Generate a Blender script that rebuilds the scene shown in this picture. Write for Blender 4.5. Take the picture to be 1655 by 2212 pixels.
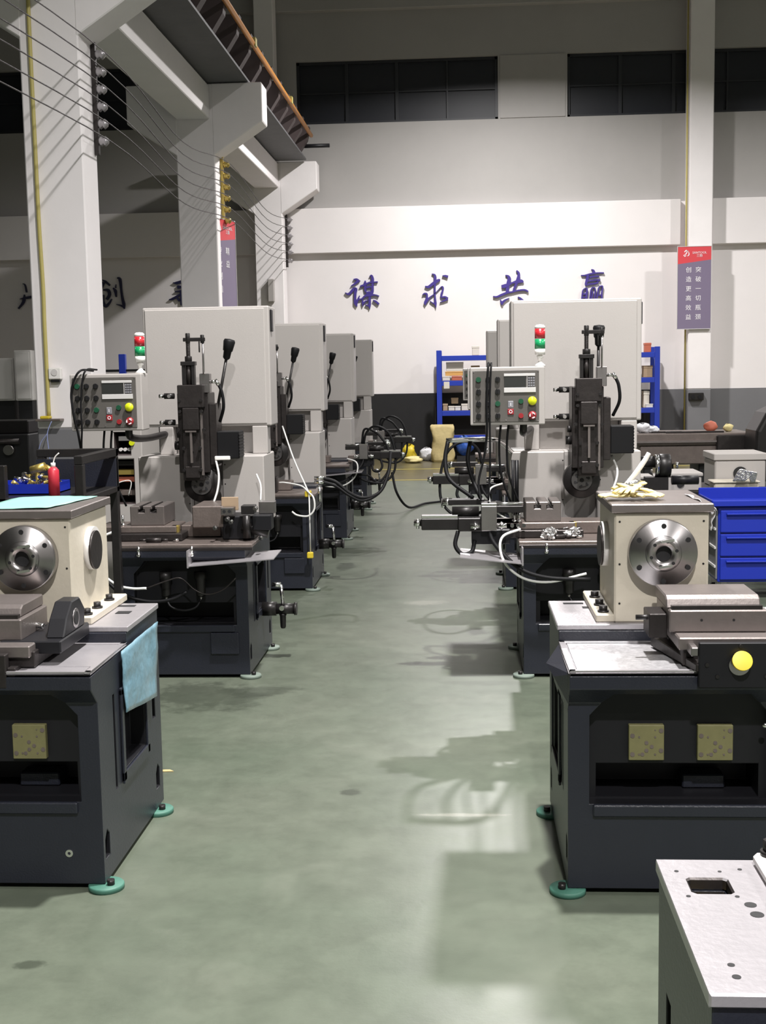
import bpy, bmesh, math, random
from mathutils import Vector, Matrix
random.seed(7)
sc = bpy.context.scene
for o in list(bpy.data.objects): bpy.data.objects.remove(o)
C = bpy.context.collection
R = math.radians

# ------------------------------------------------------------------ camera
FPX, EYE, CX, CY = 2700.0, 1.6, 827.5, 1106.0
_yaw, _pit, _rol = R(3.67), R(6.42), 0.0175
FW = Vector((-math.sin(_yaw)*math.cos(_pit), math.cos(_yaw)*math.cos(_pit), -math.sin(_pit)))
_r0 = Vector((math.cos(_yaw), math.sin(_yaw), 0)); _u0 = _r0.cross(FW)
RT = (_r0*math.cos(_rol) - _u0*math.sin(_rol)).normalized(); UP = RT.cross(FW).normalized()
cam = bpy.data.objects.new('camera', bpy.data.cameras.new('camera')); C.objects.link(cam)
cam.data.sensor_fit = 'HORIZONTAL'; cam.data.sensor_width = 36; cam.data.lens = FPX/1655*36
cam.data.clip_end = 200
M = Matrix.Identity(4)
for i in range(3):
    M[i][0] = RT[i]; M[i][1] = UP[i]; M[i][2] = -FW[i]
M[2][3] = EYE; cam.matrix_world = M; sc.camera = cam
def W(px, py, Y):            # measured photo point -> world point at depth Y
    d = FW*FPX + RT*(px-CX) - UP*(py-CY)
    t = Y/d.y
    return Vector((d.x*t, Y, EYE+d.z*t))

# ------------------------------------------------------------------ world, lamps, exposure
w = bpy.data.worlds.new('world'); sc.world = w; w.use_nodes = True
w.node_tree.nodes['Background'].inputs[0].default_value = (0.75, 0.8, 1.0, 1)
w.node_tree.nodes['Background'].inputs[1].default_value = 0.02
sc.view_settings.view_transform = 'Standard'; sc.view_settings.look = 'None'
sc.view_settings.exposure = 0.0; sc.view_settings.gamma = 1.0
sc.view_settings.use_curve_mapping = False
def lamp(x, y, z, p, size=.30, col=(1.0, .97, .95)):
    l = bpy.data.lights.new('hall_or_fill_lamp', 'AREA'); l.shape = 'DISK'; l.size = size; l.energy = p
    l.color = col; l.spread = R(158)
    o = bpy.data.objects.new('hall_or_fill_lamp', l); C.objects.link(o); o.location = (x, y, z)
for x, y, p in ((.62, 19.0, 710), (.62, 11.8, 110), (.62, 4.4, 880), (.62, -2.6, 980),
                (8.4, 18.2, 480), (8.4, 11, 380), (8.4, 3.5, 620), (8.4, -4, 400), (-11.5, 12, 130)):  # second lamp of the aisle and right rows: added fill for softer shadows
    lamp(x, y, 7.5, p)

# ------------------------------------------------------------------ materials
MT = {}
def mat(name, col, rough=.5, metal=0.0, noise=0.0, nscale=8.0, bump=0.0, bscale=60.0, col2=None, emit=None, spec=None, alpha=None, coat=0, trans=0):
    m = bpy.data.materials.new(name); m.use_nodes = True
    nt = m.node_tree; b = nt.nodes['Principled BSDF']
    b.inputs['Base Color'].default_value = (*col, 1); b.inputs['Roughness'].default_value = rough
    b.inputs['Metallic'].default_value = metal
    if spec is not None: b.inputs['Specular IOR Level'].default_value = spec
    if coat: b.inputs['Coat Weight'].default_value = coat; b.inputs['Coat Roughness'].default_value = .2
    if trans: b.inputs['Transmission Weight'].default_value = trans
    if emit: b.inputs['Emission Color'].default_value = (*emit[0], 1); b.inputs['Emission Strength'].default_value = emit[1]
    if alpha is not None: b.inputs['Alpha'].default_value = alpha
    if noise or bump:
        tc = nt.nodes.new('ShaderNodeTexCoord')
    if noise:
        n = nt.nodes.new('ShaderNodeTexNoise'); n.inputs['Scale'].default_value = nscale; n.inputs['Detail'].default_value = 6
        n.inputs['Roughness'].default_value = .65
        nt.links.new(tc.outputs['Object'], n.inputs['Vector'])
        r = nt.nodes.new('ShaderNodeValToRGB'); r.color_ramp.elements[0].position = .3; r.color_ramp.elements[1].position = .7
        c2 = col2 or tuple(c*(1-noise) for c in col)
        r.color_ramp.elements[0].color = (*c2, 1); r.color_ramp.elements[1].color = (*col, 1)
        nt.links.new(n.outputs['Fac'], r.inputs[0]); nt.links.new(r.outputs[0], b.inputs['Base Color'])
    if bump:
        n2 = nt.nodes.new('ShaderNodeTexNoise'); n2.inputs['Scale'].default_value = bscale; n2.inputs['Detail'].default_value = 3
        nt.links.new(tc.outputs['Object'], n2.inputs['Vector'])
        bp = nt.nodes.new('ShaderNodeBump'); bp.inputs['Strength'].default_value = bump; bp.inputs['Distance'].default_value = .01
        nt.links.new(n2.outputs['Fac'], bp.inputs['Height']); nt.links.new(bp.outputs[0], b.inputs['Normal'])
    MT[name] = m
    return m
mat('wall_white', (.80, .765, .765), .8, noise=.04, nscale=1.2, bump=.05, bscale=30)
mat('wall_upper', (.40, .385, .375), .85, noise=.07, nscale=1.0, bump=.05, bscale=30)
mat('concrete_white', (.87, .835, .84), .75, noise=.05, nscale=2, bump=.08, bscale=20)
mat('dado_grey', (.17, .17, .18), .6, noise=.1, nscale=2)
mat('dado_black', (.012, .012, .014), .55, noise=.3, nscale=3)
mat('ceiling_grey', (.45, .45, .45), .8)
mat('window_glass', (.012, .014, .022), .5, noise=.25, nscale=.8)
mat('window_bar', (.02, .022, .028), .5)
mat('charcoal_paint', (.015, .017, .026), .38, bump=.12, bscale=160, noise=.15, nscale=5)
mat('black_paint', (.009, .009, .011), .42, spec=.3)
mat('cavity_black', (.006, .006, .007), .7)
mat('grey_paint', (.395, .372, .355), .42, noise=.03, nscale=3, bump=.04, bscale=150)
mat('cream_paint', (.52, .475, .39), .42, noise=.06, nscale=5, bump=.08, bscale=60)
mat('light_grey_paint', (.64, .62, .60), .45)
mat('deck_metal', (.46, .44, .46), .33, metal=.55, noise=.15, nscale=9, bump=.08, bscale=80)
mat('speckled_metal', (.62, .61, .63), .36, metal=.55, noise=.4, nscale=70, bump=.1, bscale=120)
mat('steel', (.42, .40, .40), .30, metal=1, noise=.12, nscale=12)
mat('bright_steel', (.78, .77, .77), .16, metal=1)
mat('ground_steel', (.25, .22, .21), .42, metal=.75, noise=.15, nscale=14, bump=.05, bscale=90)
mat('cast_brown', (.20, .165, .15), .45, metal=.5, noise=.25, nscale=10, bump=.1, bscale=80)
mat('dark_steel', (.045, .039, .038), .4, metal=.6, noise=.3, nscale=15, bump=.1, bscale=60)
mat('gunmetal', (.024, .022, .022), .38, metal=.4, noise=.3, nscale=20)
mat('rubber', (.006, .006, .007), .55, spec=.22)
mat('disc_grey', (.13, .125, .125), .35, metal=.7, noise=.2, nscale=20)
mat('panel_face', (.095, .088, .08), .5, noise=.08, nscale=20)
mat('knob_black', (.010, .010, .011), .35)
mat('green_button', (.01, .07, .035), .35)
mat('red_button', (.28, .02, .025), .35)
mat('yellow_button', (.58, .64, .015), .3)
mat('red_lens', (.50, .02, .03), .25, coat=.5)
mat('green_lens', (.01, .28, .10), .25, coat=.5)
mat('white_plastic', (.82, .80, .77), .4)
mat('screen_dark', (.03, .032, .03), .2)
mat('silver_label', (.55, .54, .53), .4)
mat('keypad_grey', (.22, .22, .24), .5)
mat('blue_paint', (.008, .024, .33), .38, noise=.06, nscale=3)
mat('blue_rack', (.015, .04, .36), .4)
mat('teal_rubber', (.055, .17, .125), .55, noise=.2, nscale=30)
mat('pale_foot', (.16, .20, .17), .6)
mat('yellow_paint', (.60, .46, .03), .45)
mat('yellow_line', (.42, .36, .08), .55, noise=.2, nscale=4)
mat('yellow_pipe', (.50, .43, .14), .5, noise=.1, nscale=6)
mat('orange_rail', (.62, .26, .05), .4, noise=.15, nscale=3)
mat('pale_yellow_plate', (.17, .16, .07), .5, noise=.15, nscale=25)
mat('girder_grey', (.11, .11, .115), .6, noise=.2, nscale=4)
mat('clip_brown', (.055, .04, .04), .6)
mat('letter_blue', (.055, .035, .24), .45)
mat('letter_blue_shaded', (.012, .012, .05), .45)  # same blue letters, with the left bay's shadow put into the colour
mat('sign_red', (.66, .07, .085), .35)
mat('sign_plum', (.20, .165, .25), .35)
mat('sign_white', (.85, .82, .86), .4)
mat('bag_cyan', (.18, .33, .41), .35, noise=.35, nscale=14, bump=.5, bscale=20, coat=.4)
mat('sheet_green', (.25, .50, .43), .5, noise=.1, nscale=6)
mat('glove_yellow', (.72, .62, .30), .8, noise=.2, nscale=30, bump=.4, bscale=70)
mat('foil', (.75, .74, .74), .18, metal=.9, bump=1.0, bscale=45)
mat('clear_film', (.72, .72, .75), .25, noise=.1, nscale=10, bump=.6, bscale=40)
mat('sack_tan', (.52, .42, .20), .75, noise=.25, nscale=6, bump=.5, bscale=14)
mat('cardboard', (.36, .26, .17), .7, noise=.1)
mat('carton_red', (.45, .12, .07), .6)
mat('carton_orange', (.60, .33, .10), .6)
mat('carton_white', (.62, .58, .52), .6)
mat('blue_bag', (.03, .10, .42), .3, noise=.3, nscale=6, bump=.4, bscale=20)
mat('brass', (.55, .42, .12), .35, metal=.8)
mat('white_hose', (.70, .70, .68), .4)
mat('blue_string', (.25, .30, .55), .6)
mat('spray_red', (.50, .03, .05), .4)
# floor: green-grey resin, ochre strip towards the wall, worn and slightly glossy
DK, LT = (.035, .042, .03), (.26, .26, .22)
STAINS = [(.08, 7.58, .07, .16, .85, DK), (-1.30, 6.05, .35, .30, .6, DK), (-1.05, 6.15, .25, .12, .5, DK), (-.26, 6.75, .03, .05, .7, DK), (-.28, 8.55, .16, .10, .45, LT),
          (-.44, 4.62, .05, .04, .7, DK), (-.98, 10.2, .08, .25, .7, DK), (-1.2, 3.2, .05, .03, .7, DK), (-.02, 4.38, .18, .02, .6, LT), (.12, 6.3, .30, .06, .3, DK), (-1.0, 11.1, .35, .5, .4, DK)]
def floor_mat():
    m = mat('floor_resin', (.2, .23, .18), .42); nt = m.node_tree; b = nt.nodes['Principled BSDF']; N = nt.nodes.new; L = nt.links.new
    tc = N('ShaderNodeTexCoord')
    n1 = N('ShaderNodeTexNoise'); n1.inputs['Scale'].default_value = .9; n1.inputs['Detail'].default_value = 8; n1.inputs['Roughness'].default_value = .6
    n2 = N('ShaderNodeTexNoise'); n2.inputs['Scale'].default_value = 6; n2.inputs['Detail'].default_value = 8; n2.inputs['Roughness'].default_value = .7
    for n in (n1, n2): L(tc.outputs['Object'], n.inputs['Vector'])
    r1 = N('ShaderNodeValToRGB'); r1.color_ramp.elements[0].position = .35; r1.color_ramp.elements[1].position = .68
    r1.color_ramp.elements[0].color = (.090, .110, .080, 1); r1.color_ramp.elements[1].color = (.122, .138, .105, 1)
    L(n1.outputs['Fac'], r1.inputs[0])
    r2 = N('ShaderNodeValToRGB'); r2.color_ramp.elements[0].position = .3; r2.color_ramp.elements[1].position = .62
    r2.color_ramp.elements[0].color = (.80, .80, .80, 1); r2.color_ramp.elements[1].color = (1.03, 1.03, 1.03, 1)
    L(n2.outputs['Fac'], r2.inputs[0])
    mx = N('ShaderNodeMixRGB'); mx.blend_type = 'MULTIPLY'; mx.inputs[0].default_value = 1
    L(r1.outputs[0], mx.inputs[1]); L(r2.outputs[0], mx.inputs[2])
    sp = N('ShaderNodeSeparateXYZ'); L(tc.outputs['Object'], sp.inputs[0])
    gt = N('ShaderNodeMapRange'); gt.inputs[1].default_value = 18.15; gt.inputs[2].default_value = 18.3; L(sp.outputs['Y'], gt.inputs[0])
    m2 = N('ShaderNodeMixRGB'); m2.inputs[2].default_value = (.10, .084, .04, 1); L(gt.outputs[0], m2.inputs[0]); L(mx.outputs[0], m2.inputs[1])
    # scuffs
    n3 = N('ShaderNodeTexNoise'); n3.inputs['Scale'].default_value = 2.6; n3.inputs['Detail'].default_value = 10; n3.inputs['Distortion'].default_value = .5
    L(tc.outputs['Object'], n3.inputs['Vector'])
    r3 = N('ShaderNodeValToRGB'); r3.color_ramp.elements[0].position = .60; r3.color_ramp.elements[1].position = .70
    r3.color_ramp.elements[0].color = (0, 0, 0, 1); r3.color_ramp.elements[1].color = (.35, .35, .35, 1); L(n3.outputs['Fac'], r3.inputs[0])
    m3 = N('ShaderNodeMixRGB'); m3.inputs[2].default_value = (.15, .165, .13, 1); L(r3.outputs[0], m3.inputs[0]); L(m2.outputs[0], m3.inputs[1])
    # oil stains and drag marks: (x, y, rx, ry, strength, colour)
    prev = m3.outputs[0]
    for (x, y, rx, ry, st, cl) in STAINS:
        sub = N('ShaderNodeVectorMath'); sub.operation = 'SUBTRACT'; sub.inputs[1].default_value = (x, y, 0); L(tc.outputs['Object'], sub.inputs[0])
        dv = N('ShaderNodeVectorMath'); dv.operation = 'DIVIDE'; dv.inputs[1].default_value = (rx, ry, 1); L(sub.outputs[0], dv.inputs[0])
        ln = N('ShaderNodeVectorMath'); ln.operation = 'LENGTH'; L(dv.outputs[0], ln.inputs[0])
        ad = N('ShaderNodeMath'); ad.operation = 'MULTIPLY_ADD'; ad.inputs[1].default_value = 2.2; L(n2.outputs['Fac'], ad.inputs[0]); L(ln.outputs['Value'], ad.inputs[2])
        mr = N('ShaderNodeMapRange'); mr.inputs[1].default_value = 1.7; mr.inputs[2].default_value = 2.15; mr.inputs[3].default_value = st; mr.inputs[4].default_value = 0
        L(ad.outputs[0], mr.inputs[0])
        mm = N('ShaderNodeMixRGB'); mm.inputs[2].default_value = (*cl, 1); L(mr.outputs[0], mm.inputs[0]); L(prev, mm.inputs[1]); prev = mm.outputs[0]
    L(prev, b.inputs['Base Color'])
    rr = N('ShaderNodeMapRange'); rr.inputs[3].default_value = .25; rr.inputs[4].default_value = .42; L(n2.outputs['Fac'], rr.inputs[0]); L(rr.outputs[0], b.inputs['Roughness'])
    bp = N('ShaderNodeBump'); bp.inputs['Strength'].default_value = .12; bp.inputs['Distance'].default_value = .01
    L(n2.outputs['Fac'], bp.inputs['Height']); L(bp.outputs[0], b.inputs['Normal'])
    b.inputs['Specular IOR Level'].default_value = .5
floor_mat()

# ------------------------------------------------------------------ helpers
class MB:
    def __init__(s): s.v = []; s.f = []; s.sm = []
    def add(s, vs, fs, smooth=False):
        k = len(s.v); s.v += [tuple(v) for v in vs]
        for f in fs: s.f.append(tuple(i+k for i in f)); s.sm.append(smooth)
        return s
    def box(s, x0, x1, y0, y1, z0, z1):
        v = [(x, y, z) for x in (x0, x1) for y in (y0, y1) for z in (z0, z1)]
        return s.add(v, [(0, 1, 3, 2), (4, 6, 7, 5), (0, 4, 5, 1), (2, 3, 7, 6), (0, 2, 6, 4), (1, 5, 7, 3)])
    def hexa(s, v):      # 8 corners, bottom ring then top ring
        return s.add(v, [(3, 2, 1, 0), (4, 5, 6, 7), (0, 1, 5, 4), (1, 2, 6, 5), (2, 3, 7, 6), (3, 0, 4, 7)])
    def cyl(s, p0, p1, r0, r1=None, n=20):
        p0 = Vector(p0); p1 = Vector(p1); r1 = r0 if r1 is None else r1
        d = (p1-p0).normalized(); a = d.orthogonal().normalized(); b = d.cross(a)
        vs = []
        for p, r in ((p0, r0), (p1, r1)):
            for i in range(n):
                t = 2*math.pi*i/n; vs.append(p + (a*math.cos(t)+b*math.sin(t))*r)
        s.add(vs, [(i, (i+1) % n, n+(i+1) % n, n+i) for i in range(n)], True)
        return s.add(vs, [tuple(range(n))[::-1], tuple(range(n, 2*n))])
    def ring(s, c, axis, ro, ri, h, n=40):   # washer, from c along axis by h
        c = Vector(c); d = Vector(axis).normalized(); a = d.orthogonal().normalized(); b = d.cross(a)
        vs = []
        for z, r in ((0, ro), (h, ro), (h, ri), (0, ri)):
            for i in range(n):
                t = 2*math.pi*i/n; vs.append(c + d*z + (a*math.cos(t)+b*math.sin(t))*r)
        for q in range(4):
            k = q*n; k2 = ((q+1) % 4)*n
            s.add([vs[k+i] for i in range(n)] + [vs[k2+i] for i in range(n)],
                  [(i, (i+1) % n, n+(i+1) % n, n+i) for i in range(n)], q in (0, 2))
        return s
    def lathe(s, c, axis, prof, n=32):       # prof: (distance along axis, radius)
        c = Vector(c); d = Vector(axis).normalized(); a = d.orthogonal().normalized(); b = d.cross(a)
        for q in range(len(prof)-1):
            vs = []
            for z, r in prof[q:q+2]:
                for i in range(n):
                    t = 2*math.pi*i/n; vs.append(c + d*z + (a*math.cos(t)+b*math.sin(t))*max(r, 1e-4))
            s.add(vs, [(i, (i+1) % n, n+(i+1) % n, n+i) for i in range(n)], True)
        return s
    def prism(s, pts, axis, a, b):           # polygon in the plane normal to axis ('x','y','z')
        def q(p, t): return {'x': (t, p[0], p[1]), 'y': (p[0], t, p[1]), 'z': (p[0], p[1], t)}[axis]
        n = len(pts); vs = [q(p, a) for p in pts] + [q(p, b) for p in pts]
        return s.add(vs, [(i, (i+1) % n, n+(i+1) % n, n+i) for i in range(n)] + [tuple(range(n))[::-1], tuple(range(n, 2*n))])
    def tube(s, pts, r, n=8, sub=6, closed=False):
        P = [Vector(p) for p in pts]
        if len(P) > 2 and sub > 1:           # Catmull-Rom
            Q = []
            E_ = [P[0]*2-P[1]] + P + [P[-1]*2-P[-2]]
            for i in range(1, len(E_)-2):
                a, b, c, d = E_[i-1], E_[i], E_[i+1], E_[i+2]
                for k in range(sub):
                    t = k/sub
                    Q.append(.5*((2*b)+(c-a)*t+(2*a-5*b+4*c-d)*t*t+(3*b-a-3*c+d)*t**3))
            Q.append(P[-1]); P = Q
        vs = []; prev = None
        for i, p in enumerate(P):
            d = (P[min(i+1, len(P)-1)]-P[max(i-1, 0)])
            d = d.normalized() if d.length > 1e-9 else Vector((0, 0, 1))
            a = d.orthogonal().normalized() if prev is None else (prev - d*prev.dot(d)).normalized()
            prev = a; b = d.cross(a)
            rr = r(i/(len(P)-1)) if callable(r) else r
            for k in range(n):
                t = 2*math.pi*k/n; vs.append(p + (a*math.cos(t)+b*math.sin(t))*rr)
        m = len(P); fs = []
        for i in range(m-1):
            for k in range(n): fs.append((i*n+k, i*n+(k+1) % n, (i+1)*n+(k+1) % n, (i+1)*n+k))
        s.add(vs, fs, True)
        return s.add(vs, [tuple(range(n))[::-1], tuple(range((m-1)*n, m*n))])
    def xf(s, m): s.v = [tuple(m @ Vector(v)) for v in s.v]; return s
    def build(s, name, m, parent=None, bevel=0, loc=None, seg=1):
        me = bpy.data.meshes.new(name); me.from_pydata(s.v, [], s.f); me.update()
        bm = bmesh.new(); bm.from_mesh(me)
        for f, q in zip(bm.faces, s.sm): f.smooth = q
        bmesh.ops.remove_doubles(bm, verts=bm.verts, dist=1e-5)
        bmesh.ops.recalc_face_normals(bm, faces=bm.faces); bm.to_mesh(me); bm.free()
        me.materials.append(MT[m])
        o = bpy.data.objects.new(name, me); C.objects.link(o)
        if parent: o.parent = parent
        if loc: o.location = loc
        if bevel:
            b = o.modifiers.new('bevel', 'BEVEL'); b.width = bevel; b.segments = seg; b.limit_method = 'ANGLE'; b.angle_limit = R(50)
            b.harden_normals = False
        return o
def B(*a): return MB().box(*a)
def thing(name, label, cat, loc=(0, 0, 0), rz=0, group=None):
    o = bpy.data.objects.new(name, None); C.objects.link(o); o.empty_display_size = .1
    o.location = loc; o.rotation_euler = (0, 0, rz); o['label'] = label; o['category'] = cat
    if group: o['group'] = group
    return o
def tag(o, label, cat, group=None):
    o['label'] = label; o['category'] = cat
    if group: o['group'] = group
    return o
def struct(o): o['kind'] = 'structure'; return o
def kids(o): return [c for c in bpy.data.objects if c.parent == o]
def index_children():
    d = {}
    for c in bpy.data.objects:
        if c.parent: d.setdefault(c.parent.name, []).append(c)
    return d
def copy_tree(o, idx, parent=None):
    c = o.copy(); C.objects.link(c)
    if parent: c.parent = parent
    for ch in idx.get(o.name, []): copy_tree(ch, idx, c)
    return c
def boolcut(o, cutters, cutmat=None):
    """difference of o's mesh with each MB in cutters, baked into the mesh"""
    if cutmat: o.data.materials.append(MT[cutmat])
    for mb in cutters:
        c = mb.build('cutter', cutmat or 'cavity_black')
        c.data.materials.clear()
        if cutmat:
            for n_ in [m.name for m in o.data.materials]: c.data.materials.append(MT[n_] if n_ in MT else bpy.data.materials[n_])
            for p in c.data.polygons: p.material_index = len(o.data.materials)-1
        else:
            c.data.materials.append(o.data.materials[0])
        md = o.modifiers.new('cut', 'BOOLEAN'); md.operation = 'DIFFERENCE'; md.object = c; md.solver = 'EXACT'
        if o.parent:
            bpy.context.view_layer.update(); c.matrix_world = o.matrix_world.copy()
        bev = [m for m in o.modifiers if m.type == 'BEVEL']
        for m in bev: m.show_viewport = False
        bpy.context.view_layer.update()
        dg = bpy.context.evaluated_depsgraph_get()
        me = bpy.data.meshes.new_from_object(o.evaluated_get(dg)); o.modifiers.remove(md)
        for m in bev: m.show_viewport = True
        o.data = me; bpy.data.objects.remove(c)
    return o
def label_text(s, h, name, m, parent, loc, rot=(R(90), 0, 0), depth=.002, align='CENTER', sx=1.0, shear=0):
    cu = bpy.data.curves.new(name, 'FONT'); cu.body = s; cu.size = h; cu.extrude = depth
    cu.align_x = align; cu.align_y = 'CENTER'; cu.resolution_u = 2; cu.shear = shear; cu.offset = 0.0
    t = bpy.data.objects.new(name, cu); C.objects.link(t); bpy.context.view_layer.update()
    me = bpy.data.meshes.new_from_object(t.evaluated_get(bpy.context.evaluated_depsgraph_get()))
    bpy.data.objects.remove(t); me.materials.clear(); me.materials.append(MT[m])
    o = bpy.data.objects.new(name, me); C.objects.link(o)
    o.location = loc; o.rotation_euler = rot; o.scale = (sx, 1, 1)
    if parent: o.parent = parent
    return o

# ------------------------------------------------------------------ the hall
WY = 23.0                                     # back wall plane
XL, XR, YB, ZT = -20, 16.5, -9, 10.2
struct(B(XL, XR, YB, WY+.3, -.2, 0).build('floor', 'floor_resin'))
struct(B(XL, XR, YB, WY+.3, ZT, ZT+.2).build('ceiling', 'ceiling_grey'))
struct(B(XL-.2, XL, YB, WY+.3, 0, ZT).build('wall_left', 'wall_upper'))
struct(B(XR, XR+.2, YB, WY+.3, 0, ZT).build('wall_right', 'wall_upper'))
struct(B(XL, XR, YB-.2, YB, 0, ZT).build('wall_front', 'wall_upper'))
wz0, wz1 = W(1150, 254, WY).z, W(1150, 116, WY).z
zb0, zb1 = W(1000, 541, WY).z, W(1000, 444, WY).z       # beam
ztop = W(1000, 16, WY).z
# window openings from the photo
wins = [(W(190, 200, WY).x, W(470, 200, WY).x), (W(640, 200, WY).x, W(1076, 200, WY).x), (W(1226, 200, WY).x, W(1226, 200, WY).x+3.75),
        (W(190, 200, WY).x-5.4, W(190, 200, WY).x-1.2)]
wins.sort()
back = MB()
back.box(XL, XR, WY, WY+.3, 0, zb1-.02)
wall = struct(back.build('wall_back', 'wall_white'))
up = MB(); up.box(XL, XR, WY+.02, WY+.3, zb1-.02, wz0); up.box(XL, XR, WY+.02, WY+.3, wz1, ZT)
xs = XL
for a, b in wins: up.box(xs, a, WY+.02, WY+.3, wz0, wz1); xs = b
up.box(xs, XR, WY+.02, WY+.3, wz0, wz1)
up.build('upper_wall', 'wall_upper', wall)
for i, (a, b) in enumerate(wins):
    wd = struct(B(a, b, WY+.16, WY+.2, wz0, wz1).build('window_%d' % (i+1), 'window_glass'))
    n = 4 if b-a > 3 else 2
    f = MB()
    for z in (wz0, wz1-.05): f.box(a, b, WY+.1, WY+.2, z, z+.05)
    for x in (a, b-.05): f.box(x, x+.05, WY+.1, WY+.2, wz0, wz1)
    f.build('window_frame', 'window_bar', wd)
    for k in range(1, n):
        x = a+(b-a)*k/n; t = .06 if k % 2 == 0 or k == 1 else .03
        B(x-t/2, x+t/2, WY+.11, WY+.2, wz0, wz1).build('mullion', 'window_bar', wd)
    B(a, b, WY+.12, WY+.2, (wz0+wz1)/2-.012, (wz0+wz1)/2+.012).build('transom', 'window_bar', wd)
# panel joint between the two right windows, roof edge beam, ring beam
x0, x1 = W(1078, 200, WY).x, W(1224, 200, WY).x
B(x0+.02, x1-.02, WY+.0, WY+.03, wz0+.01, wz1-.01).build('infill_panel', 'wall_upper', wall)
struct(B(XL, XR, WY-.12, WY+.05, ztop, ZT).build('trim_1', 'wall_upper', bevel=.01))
xr0, xr1 = W(1480, 480, WY).x, W(1530, 480, WY).x        # gable column
ring = MB(); ring.box(XL, W(1468, 490, WY).x, WY-.13, WY+.01, zb0, zb1); ring.box(W(1536, 490, WY).x, XR, WY-.13, WY+.01, zb0, zb1)
struct(ring.build('trim_2', 'wall_white', bevel=.008))
zd = W(1000, 848, WY).z
xg = W(1415, 850, WY).x
dd = struct(B(xg, XR, WY-.012, WY+.01, 0, zd).build('trim_3', 'dado_grey'))
blk = struct(thing('trim_4', '', '')); del blk['label']; del blk['category']
xa = XL
while xa < xg-.1:                       # black boards along the foot of the wall
    xb = min(xa+1.22, xg)
    B(xa+.004, xb-.004, WY-.03, WY+.0, .02, zd).build('board', 'dado_black', blk, bevel=.004); xa = xb
struct(B(XL, XR, WY-.045, WY+.005, 0, .10).build('baseboard_back', 'dado_black'))
# gable column with conduit and socket
gc = struct(B(xr0, xr1, WY-.42, WY+.05, zd-.0, ZT).build('trim_5', 'concrete_white', bevel=.015))
B(xr0-.002, xr1+.002, WY-.424, WY+.05, 0, zd).build('column_foot', 'dado_grey', gc, bevel=.012)
MB().cyl((xr0-.03, WY-.30, .1), (xr0-.03, WY-.30, ZT-1), .016).build('conduit', 'yellow_pipe', gc)
p = W(1503, 857, WY-.43)
sb = B(p.x-.13, p.x+.13, WY-.50, WY-.42, p.z-.06, p.z+.07).build('socket_box', 'gunmetal', None, bevel=.008)
tag(sb, 'dark electrical socket box on the grey foot of the right wall column', 'socket')
for k in (-1, 1): MB().cyl((p.x+k*.06, WY-.51, p.z), (p.x+k*.06, WY-.495, p.z), .035, n=16).build('outlet', 'black_paint', sb)
# floor lines
for yy in (18.35, 20.4):
    struct(B(-3.2, XR-4, yy-.03, yy+.03, 0, .003).build('trim_6' if yy < 19 else 'trim_7', 'yellow_line'))
# ------------------------------------------------------------------ left column row with corbels
CXa, CXb = -3.64, -3.14
ZC, ZD = 5.30, 4.40                      # corbel top, corbel foot at the shaft
ys = (10.55, 16.35, 22.45)
for i, y in enumerate(ys):
    d = .42
    lab = ['near white concrete column with a yellow pipe and the big switch box', 'middle white concrete column carrying the narrow hanging banner',
           'far white concrete column standing against the back wall'][i]
    t = thing('concrete_column', lab, 'column', (0, y, 0), group='columns of the left row')
    s = MB(); s.box(CXa, CXb, 0, d, 1.16, ZC); s.box(CXa+.08, CXb-.08, .02, d-.02, ZC, ZT)
    s.build('shaft', 'concrete_white', t, bevel=.012)
    B(CXa-.002, CXb+.002, -.002, d+.002, 0, 1.16).build('painted_foot', 'dado_grey', t, bevel=.012)
    for sx, e in ((1, CXb), (-1, CXa)):
        pts = [(e-sx*.02, ZD), (e+sx*.63, ZD+.42), (e+sx*.63, ZC), (e-sx*.02, ZC)]
        MB().prism(pts, 'y', -.005, d+.005).build('corbel', 'concrete_white', t, bevel=.01)
# tie beams between the columns, runway girder, conductor rail
yend = -6
for a, b, n in ((yend, 10.5, 0), (10.97, 16.35, 1), (16.77, 22.45, 2)):
    o = B(-3.62, -3.19, a, b, 4.86, 5.28).build('tie_beam', 'concrete_white', bevel=.01)
    tag(o, ['white concrete tie beam overhead in front of the near column', 'white concrete tie beam between the near and middle columns',
            'white concrete tie beam between the middle and far columns'][n], 'beam')
g = thing('crane_girder', 'grey steel crane runway girder resting on the column corbels', 'crane girder', (0, 0, ZC+.01))
B(-3.22, -2.68, yend, 22.4, 0, .03).build('bottom_flange', 'girder_grey', g)
B(-2.98, -2.94, yend, 22.4, .03, .52).build('web', 'wall_white', g)
B(-3.12, -2.80, yend, 22.4, .52, .55).build('top_flange', 'girder_grey', g)
y = 22.1
while y > 4:
    MB().prism([(-2.94, .04), (-2.78, .06), (-2.62, .30), (-2.58, .52), (-2.94, .52)], 'y', y, y+.16).build('bracket', 'clip_brown', g); y -= .86
MB().cyl((-2.57, yend, .44), (-2.57, 22.3, .40), .034, n=12).build('conductor_rail', 'orange_rail', g)
for y in (9, 12, 16.1, 19.5): B(-2.60, -2.53, y, y+.12, .38, .48).build('rail_clamp', 'yellow_pipe', g)
MB().cyl((-2.9, 22.28, .22), (-2.25, 22.28, .22), .035, n=10).build('end_stop', 'black_paint', g)
for y, n in ((16.2, 0), (22.2, 1)):
    o = B(-4.6, -3.0, y-.05, y+.2, ZC+.62 if n == 0 else ZC+.22, ZC+.67 if n == 0 else ZC+.27).build('steel_stay', 'black_paint')
    tag(o, ['thin black steel stay behind the girder at the middle column', 'thin black steel stay behind the girder at the far column'][n], 'stay')
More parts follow.
